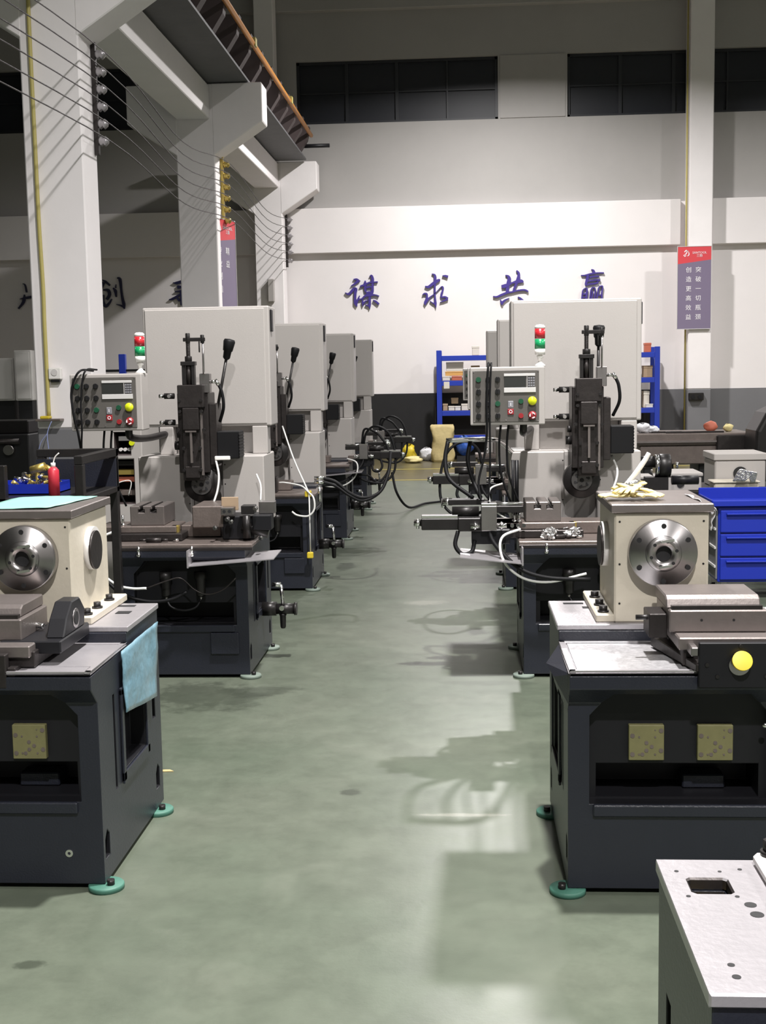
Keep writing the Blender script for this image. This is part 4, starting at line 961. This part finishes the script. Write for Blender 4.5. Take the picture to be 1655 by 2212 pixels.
glove(mb, XRm-.115, 4.20, gz+.013, 188, 0, 3); glove(mb, XRm-.05, 4.21, gz+.016, -28, 3, 5); glove(mb, XRm-.06, 4.25, gz+.032, 10, 14, 8); glove(mb, XRm-.075, 4.225, gz+.04, 235, 12, 12)
o = mb.build('work_gloves', 'glove_yellow'); tag(o, 'crumpled pale yellow work gloves on the right headstock', 'gloves')
o = MB().tube([(XRm-.095, 4.24, gz+.045), (XRm-.06, 4.25, gz+.085), (XRm-.03, 4.26, gz+.125), (XRm-.015, 4.265, gz+.15)], lambda u: .009-.003*abs(u-.5), n=10).build('brush_tool', 'white_plastic'); tag(o, 'slanting white tool handle stuck out of the yellow gloves', 'tool')
o = lump(MB(), (XRm-.075, 4.25, gz+.045), .03, .02, .022, 12, k=.4).build('crumpled_foil', 'foil'); tag(o, 'crumpled shiny foil on top of the yellow gloves', 'foil')
cloth('film_sheet', 'clear_film', [(XRm+.13, 4.12, 1.164), (XRm+.185, 4.12, 1.13), (XRm+.185, 4.34, 1.13), (XRm+.12, 4.34, 1.166)], 'thin white film draped over the edge of the right headstock', 'plastic film', th=.002, wob=.006, n=10, seed=9)
cloth('film_end', 'clear_film', [(XRm+.173, 4.14, 1.06), (XRm+.180, 4.32, 1.07), (XRm+.186, 4.32, 1.13), (XRm+.186, 4.14, 1.13)], 'loose end of white film hanging beside the right headstock', 'plastic film', th=.002, wob=.005, n=8, seed=10)
# foil swarf
for i, (c, r, lab) in enumerate((((XRm-.19, YROW[1]-.0, .742+.0), .035, 'heap of shiny foil on the table edge of the nearest right tall machine'),
        ((XRm-.08, YROW[1]+.06, .745), .030, 'smaller heap of shiny foil beside the work block on the right'),
        ((XRm+.0, 3.96, .722), .020, 'scrap of foil on the tray behind the near right slide'),
        ((XRm+.29, 3.93, .822), .020, 'scrap of foil at the right end of the near right slide'))):
    mb = MB()
    for q in range(7): lump(mb, (c[0]+random.uniform(-r, r), c[1]+random.uniform(-r*.5, r*.5), c[2]+random.uniform(-.002, r*.8)), r*.6, r*.5, r*.45, 30+i*9+q, n=9, m=6, k=.9, smooth=False)
    for q in range(10):
        a = Vector((c[0]+random.uniform(-r, r), c[1]+random.uniform(-r*.6, r*.6), c[2]+random.uniform(0, r)))
        mb.tube([a, a+Vector((random.uniform(-r, r), random.uniform(-.01, .01), random.uniform(.0, r*.8)))*.7, a+Vector((random.uniform(-r, r), random.uniform(-.01, .01), random.uniform(-r*.3, r*.5)))], .003, n=5, sub=4)
    o = mb.build('foil_scrap', 'foil'); tag(o, lab, 'foil')
#--BACKGROUND--
# ------------------------------------------------------------------ things at the back wall
ry = 22.25
xa, xb = W(943, 800, ry).x, W(1426, 800, ry).x
zt_ = W(950, 757, ry).z
zs = [W(1000, yy, ry).z for yy in (768, 822, 887)] + [.45]
rk = thing('storage_rack', 'long blue steel storage rack against the back wall', 'rack', (0, 0, 0))
xm = (xa+xb)/2
for x in (xa, xm, xb-.09):
    for y in (ry, ry+.5): B(x, x+.09, y, y+.06, 0, zt_).build('upright', 'blue_rack', rk, bevel=.004)
for z in zs:
    for x0_, x1_ in ((xa+.09, xm), (xm+.09, xb-.09)):
        B(x0_, x1_, ry, ry+.045, z-.09, z).build('shelf_beam', 'blue_rack', rk, bevel=.004)
        B(x0_, x1_, ry+.045, ry+.5, z-.03, z-.01).build('shelf_board', 'cardboard', rk)
def boxat(px0, py0, px1, zbase, Y, dy, m, lab, cat='box', name='carton', h=None, group=None):
    a = W(px0, py0, Y); b = W(px1, py0, Y)
    t = thing(name, lab, cat, ((a.x+b.x)/2, Y, zbase), group=group); w_ = (b.x-a.x)/2; hh_ = (a.z-zbase) if h is None else h
    B(-w_, w_, 0, dy, .001, hh_).build('body', m, t, bevel=.006)
    B(-w_-.004, w_+.004, -.004, dy+.004, hh_*.78, hh_+.003).build('lid', m, t, bevel=.004)
    return t
G = 'cartons on the blue rack'
boxat(964, 783, 1001, zs[1]+.165, ry+.08, .3, 'carton_white', 'pinkish carton topmost on the left stack of the blue rack', group=G)
boxat(962, 803, 1002, zs[1]+.085, ry+.08, .3, 'carton_orange', 'tan carton in the middle of the left stack of the blue rack', group=G)
boxat(976, 813, 998, zs[1], ry+.06, .3, 'carton_red', 'orange-red carton at the bottom of the left stack of the blue rack', group=G)
boxat(956, 813, 972, zs[1], ry+.06, .3, 'carton_white', 'white carton beside the orange-red one on the blue rack', group=G)
boxat(957, 873, 967, zs[2], ry+.06, .3, 'cardboard', 'brown carton at the left end of the middle rack shelf', group=G)
boxat(969, 878, 982, zs[2], ry+.06, .3, 'carton_white', 'small white carton on the middle rack shelf', group=G)
boxat(983, 878, 995, zs[2], ry+.06, .3, 'light_grey_paint', 'small grey carton on the middle rack shelf', group=G)
boxat(997, 873, 1012, zs[2], ry+.06, .3, 'carton_white', 'white carton next to the control panel edge on the middle rack shelf', group=G)
boxat(975, 864, 990, zs[2]+.12, ry+.2, .2, 'cardboard', 'dark parts box behind the small cartons on the middle rack shelf', group=G, h=.1)
boxat(1020, 748, 1035, zs[0], ry+.1, .2, 'carton_white', 'white pail on top of the blue rack', 'pail', 'pail')
boxat(1018, 790, 1036, zs[1], ry+.1, .2, 'cardboard', 'dark red-brown parts stack on the upper rack shelf', group=G)
boxat(1394, 741, 1407, zs[0], ry+.1, .2, 'carton_red', 'red carton on the right top of the blue rack', group=G)
boxat(1391, 790, 1410, zs[1], ry+.1, .25, 'cardboard', 'brown parts on the right upper shelf of the blue rack', group=G)
boxat(1391, 845, 1403, zs[2], ry+.1, .25, 'carton_white', 'pale sack on the right middle shelf of the blue rack', group=G)
boxat(1396, 873, 1411, zs[2], ry+.03, .06, 'light_grey_paint', 'grey carton on the right middle shelf of the blue rack', group=G)
B_ = W(965, 832, ry-.01); o = B(B_.x-.05, B_.x+.05, ry-.006, ry-.001, B_.z-.06, B_.z+.06).build('shelf_card', 'carton_white'); tag(o, 'white paper card hung on the upper beam of the blue rack', 'card')
# sack
p = W(957, 997, 21.9)
mb = MB(); n = 20; hs_ = W(957, 918, 21.9).z
for_ = []
vs = []
for j in range(13):
    z = hs_*j/12*.985; 
    for i in range(n):
        a = 2*math.pi*i/n; rr = 1+.05*math.sin(3*a+j*.9)+.04*math.sin(5*a-j*1.3)
        ww = .19*(1+.08*math.sin(j*.7)) ; e = abs(math.cos(a))**.45*math.copysign(1, math.cos(a)); f = abs(math.sin(a))**.6*math.copysign(1, math.sin(a))
        vs.append((p.x+ww*rr*e, 21.95+.13*rr*f*(1-.5*(j/12)**3), z+.02*(j > 10)*math.sin(a*3)))
mb.add(vs, [(j*n+i, j*n+(i+1) % n, (j+1)*n+(i+1) % n, (j+1)*n+i) for j in range(12) for i in range(n)] , True)
mb.add(vs, [tuple(range(n))[::-1], tuple(range(12*n, 13*n))])
o = mb.build('sack', 'sack_tan'); tag(o, 'upright tan paper sack on the floor by the blue rack', 'sack')
def pile(name, m, px, py, Y, rx, rz, lab, cat, seed, k=.3, zb=0.0, ry_=None, cnt=1):
    c = W(px, py, Y); mb = MB()
    for q in range(cnt): lump(mb, (c.x+(q-(cnt-1)/2)*rx*.9, Y+(q % 2)*.03, zb+rz*(.96-.1*(q % 2))), rx/(1 if cnt == 1 else cnt*.6), ry_ or rx*.7, rz, seed+q, k=k)
    o = mb.build(name, m); tag(o, lab, cat); return o
pile('plastic_bundle', 'blue_bag', 1003, 960, 22.05, .16, .17, 'blue plastic bundle lying under the blue rack', 'bundle', 41, zb=.12)
o = B(-.13, .2, -.1, .1, 0, .10).build('pallet_block', 'dado_black', None, loc=(W(1003, 960, 22.05).x, 22.05, 0)); tag(o, 'black block under the blue plastic bundle', 'block')
pile('plastic_bundle', 'clear_film', 922, 990, 22.3, .13, .12, 'crumpled clear film on the floor left of the sack', 'plastic film', 43, k=.35)
pile('plastic_bundle', 'yellow_paint', 884, 985, 22.0, .12, .16, 'yellow crumpled wrapping by the wall behind the left machines', 'wrapping', 44, k=.45)
pile('plastic_bundle', 'glove_yellow', 893, 995, 21.8, .16, .06, 'flat pale yellow wrapping on the floor by the wall', 'wrapping', 45, k=.4)
# ------------------------------------------------------------------ right background
# long brown machine bed with parts on it
y = 12.6
a = W(1372, 935, y); b = W(1625, 935, y)
t = thing('lathe_bed', 'long brown cast iron lathe bed behind the right machines', 'machine bed', ((a.x+b.x)/2, y, 0))
hw = (b.x-a.x)/2; z1 = W(1500, 936, y).z; z2 = W(1500, 962, y).z; z3 = W(1500, 1003, y).z
B(-hw, hw, 0, .7, z2, z1).build('bed_way', 'cast_brown', t, bevel=.01)
B(-hw+.05, hw-.1, .02, .68, z3, z2).build('bed_body', 'cast_brown', t, bevel=.01)
B(-hw, hw, -.03, .0, z2+.03, z2+.05).build('way_strip', 'ground_steel', t)
B(-hw+.1, -hw+.4, .1, .6, 0, z3).build('bed_foot', 'dado_black', t, bevel=.01); B(hw-.5, hw-.2, .1, .6, 0, z3).build('bed_foot', 'dado_black', t, bevel=.01)
B(hw-.35, hw+.1, -.05, .75, z3+.02, z1-.02).build('bed_carriage', 'dark_steel', t, bevel=.01)
q = W(1538, 925, 12.8); mb = MB(); lump(mb, (q.x, 12.85, z1+.055), .07, .05, .055, 51); o = mb.build('snack_packet', 'carton_red'); tag(o, 'red packet lying on the brown lathe bed', 'packet')
q = W(1560, 925, 12.8); mb = MB(); lump(mb, (q.x+.07, 12.85, z1+.04), .05, .05, .04, 52); o = mb.build('snack_packet', 'glove_yellow'); tag(o, 'yellow packet lying on the brown lathe bed', 'packet')
for px, ln, yy, lab in ((1440, .30, 12.75, 'flat dark steel bar at the left end of the lathe bed'), (1475, .34, 12.68, 'flat dark steel bar in the middle of the lathe bed'), (1530, .30, 12.7, 'flat grey steel bar under the snack packets')):
    q = W(px, 925, yy); o = B(-ln/2, ln/2, -.04, .0, 0, .018).build('steel_bar', 'dark_steel', None, bevel=.003, loc=(q.x, yy, z1)); tag(o, lab, 'bar', 'bars on the lathe bed')
q = W(1392, 925, 12.7); mb = MB(); lump(mb, (q.x, 12.8, z1+.05), .09, .06, .05, 61, k=.4); lump(mb, (q.x+.1, 12.8, z1+.035), .06, .05, .035, 62, k=.4); o = mb.build('white_wrapping', 'clear_film'); tag(o, 'crumpled white wrapping at the left end of the lathe bed', 'wrapping')
# dark covered machine at the right edge
q = W(1640, 900, 12.0)
t = thing('covered_motor', 'dark grey rounded machine cover at the right edge beyond the lathe bed', 'machine', (q.x+.15, 12.0, 0))
zc = W(1640, 885, 12).z; mb = MB().prism([(-.19, .5), (.5, .5), (.5, zc+.05), (.1, zc+.06), (-.08, zc-.03), (-.17, zc-.2)], 'y', 0, .5); mb.build('hood', 'gunmetal', t, bevel=.04, seg=3)
B(-.1, .5, .05, .45, 0, .5).build('stand', 'dado_black', t)
# work table with castings, behind blue cabinet
y = 9.9
zt2 = W(1500, 1062, y).z
a = W(1375, 1060, y); 
t = thing('work_table', 'grey steel work table carrying castings, behind the blue tool cabinet', 'table', (a.x+.9, y, 0))
B(-.9, 1.2, 0, .8, zt2-.04, zt2).build('tabletop', 'gunmetal', t, bevel=.005)
for x in (-.85, 1.1):
    for yy in (.05, .7): B(x, x+.05, yy, yy+.05, 0, zt2-.04).build('leg', 'gunmetal', t)
def casting(px0, px1, py0, Y, dy, m, lab, zb, hole=None, name='casting', cat='casting'):
    a = W(px0, py0, Y); b = W(px1, py0, Y); t = thing(name, lab, cat, ((a.x+b.x)/2, Y, zb), group='castings on the work table'); hw = (b.x-a.x)/2; h = a.z-zb
    o = B(-hw, hw, 0, dy, 0, h*.8).build('body', m, t, bevel=.01)
    B(-hw-.01, hw+.01, -.01, dy+.01, h*.8, h).build('lid', m, t, bevel=.006)
    if hole: MB().cyl((0, -.012, h*.42), (0, .01, h*.42), h*.2).build('opening', 'cavity_black', t)
    return t
casting(1425, 1516, 1022, 9.95, .4, 'grey_paint', 'cream gearbox casting behind the near right headstock', zt2, hole=True)
casting(1545, 1655, 980, 10.15, .45, 'grey_paint', 'grey square casting with a dark opening behind the blue cabinet', zt2, hole=True)
casting(1365, 1412, 1030, 9.95, .3, 'grey_paint', 'small grey casting left of the round chuck', zt2)
casting(1543, 1640, 1040, 9.92, .2, 'cream_paint', 'low pale casting in front of the grey square one', zt2)
# chuck on its bench arbor, foil
q = W(1432, 1008, 9.5)
t = thing('round_chuck', 'black and bright steel round chuck standing behind the gloves', 'chuck', (q.x, 9.6, q.z))
MB().cyl((-.05, 0, 0), (-.015, 0, 0), .085, n=32).build('rim', 'bright_steel', t)
MB().cyl((-.015, 0, 0), (.07, 0, 0), .09, n=32).build('body', 'gunmetal', t, bevel=.006)
MB().cyl((-.16, 0, .03), (-.05, 0, .03), .045, n=20).build('hub', 'gunmetal', t)
B(-.12, .05, -.06, .06, -(q.z-.0)+0.0, -.085).build('stand', 'gunmetal', t)
MB().cyl((.08, -.02, -.11), (.28, -.02, -.11), .035, n=16).build('arbor', 'black_paint', t)
MB().cyl((.11, 0, .0), (.13, 0, .0), .025, n=12).build('nut', 'bright_steel', t)
q = W(1605, 1030, 9.8); mb = MB()
for k in range(9): mb.tube([(q.x-.06+.01*k, 9.86, q.z-.04), (q.x-.01+.012*k, 9.85, q.z+.05-.004*k), (q.x+.05+.008*k, 9.85, q.z+.02), (q.x+.08+.003*k, 9.87, q.z-.05)], .007, n=6)
o = mb.build('cable_coil', 'foil'); tag(o, 'bundle of shiny silver cables draped over the castings', 'cables')
# blue tool cabinet on castors
yc = 8.6
a = W(1553, 1080, yc); b_x = a.x+.72
zc0, zc1 = W(1600, 1258, yc).z, W(1600, 1095, yc).z
t = thing('tool_cabinet', 'bright blue steel tool cabinet with three drawers behind the right machine', 'cabinet', (a.x, yc, 0))
zc0 = max(zc0, .1)
B(0, .72, .01, .46, zc0, zc1).build('carcass', 'blue_paint', t, bevel=.006)
n = 3; dh = (zc1-zc0-.03)/n
for k in range(n):
    z = zc0+.015+dh*k
    d = B(.012, .708, -.012, .012, z+.004, z+dh-.008).build('drawer', 'blue_paint', t, bevel=.005)
    MB().prism([(-.012, z+dh-.05), (-.035, z+dh-.035), (-.035, z+dh-.028), (-.012, z+dh-.022)], 'x', .05, .67).build('drawer_pull', 'blue_paint', d, bevel=.002)
B(-.05, .74, -.02, .48, zc1, zc1+.012).build('rim', 'blue_paint', t, bevel=.004)
tb = MB(); tb.box(-.05, .74, .46, .475, zc1, zc1+.09); tb.box(-.05, -.04, -.02, .47, zc1, zc1+.05); tb.box(.73, .74, -.02, .47, zc1, zc1+.05); tb.box(-.05, .74, -.02, -.008, zc1, zc1+.045); tb.build('top_tray', 'blue_paint', t, bevel=.004)
B(-.012, .0, .02, .45, zc0+.02, zc1-.02).build('side_panel', 'dado_grey', t, bevel=.003)
for k in range(3): B(-.022, -.011, .02, .45, zc0+.10+.13*k, zc0+.115+.13*k).build('side_rail', 'silver_label', t)
for x in (.05, .67):
    for y in (.06, .42): MB().cyl((x-.012, y, .03), (x+.012, y, .03), .03, n=16).build('castor', 'rubber', t); B(x-.02, x+.02, y-.02, y+.02, .045, zc0).build('castor_fork', 'steel', t)
# white/pink box against the wall by the far right column etc.
# ------------------------------------------------------------------ left background
y = 8.3
# grey electrical stand with openings, left of the tall machine
a = W(172, 930, y); b = W(305, 930, y)
t = thing('control_stand', 'grey steel stand with open dark bays behind the left control panel', 'stand', (a.x, y, 0)); wd = b.x-a.x
zt3 = W(240, 925, y).z
st = B(0, wd, 0, .5, 0, zt3).build('frame', 'grey_paint', t, bevel=.006)
h0, h1 = W(225, 1088, y), W(288, 992, y); u0, u1 = W(247, 982, y), W(284, 933, y); r0_, r1_ = W(288, 978, y), W(322, 933, y)
boolcut(st, [B(h0.x-a.x, h1.x-a.x, -.1, .35, h0.z, h1.z), B(u0.x-a.x, u1.x-a.x-.01, -.1, .3, u0.z, u1.z)], 'clip_brown')
ix0 = h0.x-a.x; ix1 = h1.x-a.x
for k, z in enumerate((h0.z+.05, h0.z+.14, h0.z+.19, h0.z+.25)):
    B(ix0+.01, ix1-.01, .05+.02*(k % 2), .16, z, z+.035).build('relay', ['cast_brown', 'carton_red', 'brass', 'gunmetal'][k], t, bevel=.003)
MB().tube([(ix0+.03, .03, h0.z+.06), (ix0+.08, .01, h0.z+.13), (ix1-.03, .02, h0.z+.15), (ix1-.05, .03, h0.z+.05)], .004).build('loop_wire', 'white_hose', t)
B(u0.x-a.x+.02, u0.x-a.x+.1, .05, .1, u0.z+.09, u0.z+.12).build('label_plate', 'silver_label', t)
for k in range(3): MB().cyl((u0.x-a.x+.03+.03*k, .1, u0.z+.03), (u0.x-a.x+.03+.03*k, .05, u0.z+.03), .012, n=12).build('plug', 'light_grey_paint', t)
q = W(284, 957, y-.02); MB().cyl((q.x-a.x, -.02, q.z), (q.x-a.x, .0, q.z), .018, n=16).build('yellow_button', 'yellow_button', t)
# black steel cart left with blue tray and fittings
y = 5.6
a = W(-10, 1000, y); b = W(178, 1000, y)
zr = W(100, 1000, y+.2).z
t = thing('parts_cart', 'black steel parts cart with raised rim behind the near left headstock', 'cart', ((a.x+b.x)/2, y, 0)); hw = (b.x-a.x)/2
zs_ = 1.05
B(-hw, hw, 0, .6, zs_-.03, zs_).build('cart_shelf', 'gunmetal', t, bevel=.004)
for x in (-hw, hw-.04):
    for yy in (0, .56): B(x, x+.04, yy, yy+.04, 0, zs_+.15).build('cart_post', 'gunmetal', t, bevel=.003)
for z in (zs_+.15, ):
    B(-hw, hw, .56, .60, z, z+.04).build('cart_rail', 'gunmetal', t, bevel=.003); B(hw-.04, hw, 0, .6, z, z+.04).build('cart_rail', 'gunmetal', t, bevel=.003)
B(-hw, hw, .55, .58, zs_, zs_+.14).build('cart_back', 'charcoal_paint', t)
B(-hw, hw, 0, .6, .3, .33).build('cart_shelf', 'gunmetal', t, bevel=.004)
q = W(45, 1062, y+.15)
t = thing('parts_tray', 'blue tray of shiny fittings on the black cart', 'tray', (q.x, y+.15, zs_))
tr = MB(); tr.box(-.16, .16, 0, .25, 0, .006); tr.box(-.16, .16, 0, .006, 0, .05); tr.box(-.16, .16, .244, .25, 0, .05); tr.box(-.16, -.154, 0, .25, 0, .05); tr.box(.154, .16, 0, .25, 0, .05); tr.build('tray_shell', 'blue_paint', t)
rnd = random.Random(3)
for k in range(34):
    x, yy = rnd.uniform(-.14, .14), rnd.uniform(.02, .22); z = .02+rnd.uniform(.0, .065); d = Vector((rnd.uniform(-1, 1), rnd.uniform(-1, 1), rnd.uniform(-.3, .3))).normalized()*rnd.uniform(.015, .03); p = Vector((x, yy, z))
    MB().cyl(p-d, p+d, rnd.uniform(.006, .012), n=8).build('fitting', rnd.choice(['bright_steel', 'steel', 'brass', 'bright_steel', 'gunmetal']), t)
q = W(112, 1045, y+.05)
t = thing('spray_bottle', 'red spray can standing on the black cart', 'bottle', (q.x, y+.08, zs_))
MB().lathe((0, 0, 0), (0, 0, 1), [(0, 0), (0, .026), (.12, .026), (.135, .014), (.135, 0)], 18).build('can', 'spray_red', t); MB().cyl((0, 0, .135), (0, 0, .155), .011, n=12).build('nozzle', 'white_plastic', t)
MB().tube([(0, 0, .15), (.01, 0, .18), (.03, 0, .20)], .003).build('straw', 'white_plastic', t)
q = W(80, 1030, y+.3); o = MB().cyl((q.x-.04, y+.34, zs_+.10), (q.x+.03, y+.34, zs_+.12), .022, n=14).cyl((q.x+.03, y+.34, zs_+.12), (q.x+.07, y+.36, zs_+.09), .012, n=10).cyl((q.x-.01, y+.34, zs_), (q.x-.01, y+.34, zs_+.1), .012, n=8).build('brass_valve', 'brass'); tag(o, 'brass valve fitting on the black cart behind the blue tray', 'valve')
# white boxes at the far left
y = 15.0
for px0, px1, py0, dy_, lab in ((-60, 28, 775, .0, 'white steel cabinet at the left edge, lower one'), (29, 66, 757, -.1, 'white steel cabinet beside the near column, taller one')):
    a = W(px0, py0, y+dy_); b = W(px1, py0, y+dy_); t = thing('white_cabinet', lab, 'cabinet', ((a.x+b.x)/2, y+dy_, 0), group='white cabinets left of the column'); hw = (b.x-a.x)/2
    zl = W(0, 866, y).z
    B(-hw, hw, 0, .4, zl, a.z).build('body', 'light_grey_paint', t, bevel=.008); B(-hw+.02, hw-.02, -.012, 0, zl+.02, a.z-.02).build('door', 'light_grey_paint', t, bevel=.004)
    B(-hw+.02, hw-.02, .03, .37, 0, zl).build('stand', 'dado_black', t)
# dark machine with fittings below them
t = thing('dark_machine', 'dark machine in the shade at the left edge beyond the cart', 'machine', (W(20, 900, 12).x, 12, 0))
B(-.5, .18, 0, .6, 0, 1.05).build('body', 'dado_black', t, bevel=.01); B(-.45, .15, .1, .5, 1.05, 1.18).build('head', 'gunmetal', t, bevel=.01)
MB().cyl((-.4, -.03, .98), (.1, -.03, .98), .03, n=12).build('shaft', 'dark_steel', t); MB().cyl((0, -.08, .9), (0, 0, .9), .05, n=16).build('hub', 'steel', t)
# blue post beyond the left control panel
q = W(264, 800, 13.0); t = thing('blue_stand', 'dark blue post with a black bar beyond the left control panel', 'stand', (q.x, 13, 0)); zz = W(264, 765, 13).z
B(-.035, .035, 0, .06, 0, zz).build('post', 'blue_rack', t, bevel=.004); zz2 = W(264, 800, 13).z; B(-.4, .35, .02, .04, zz2-.015, zz2+.01).build('bar', 'black_paint', t)
# small lamp box on the far column
q = W(584, 627, 22.3); o = B(-.05, .06, -.12, 0, -.2, .2).build('wall_speaker', 'grey_paint', None, bevel=.01, loc=(q.x, 22.44, q.z)); tag(o, 'small grey box fixed on the far left column above the machines', 'box')
# bits of floor litter
for (px, py, s_, lab) in ((352, 1676, .05, 'torn scrap of tan paper on the floor beside the near left machine'), ):
    Yl = EYE/((py-800)/2700.)*.985; q = W(px, py, Yl); o = MB().prism([(-s_, -.01), (s_*.9, .0), (s_*.5, .02), (-s_*.8, .015)], 'z', 0, .003).build('paper_scrap', 'sack_tan', None, loc=(q.x, Yl, .001)); tag(o, lab, 'litter')
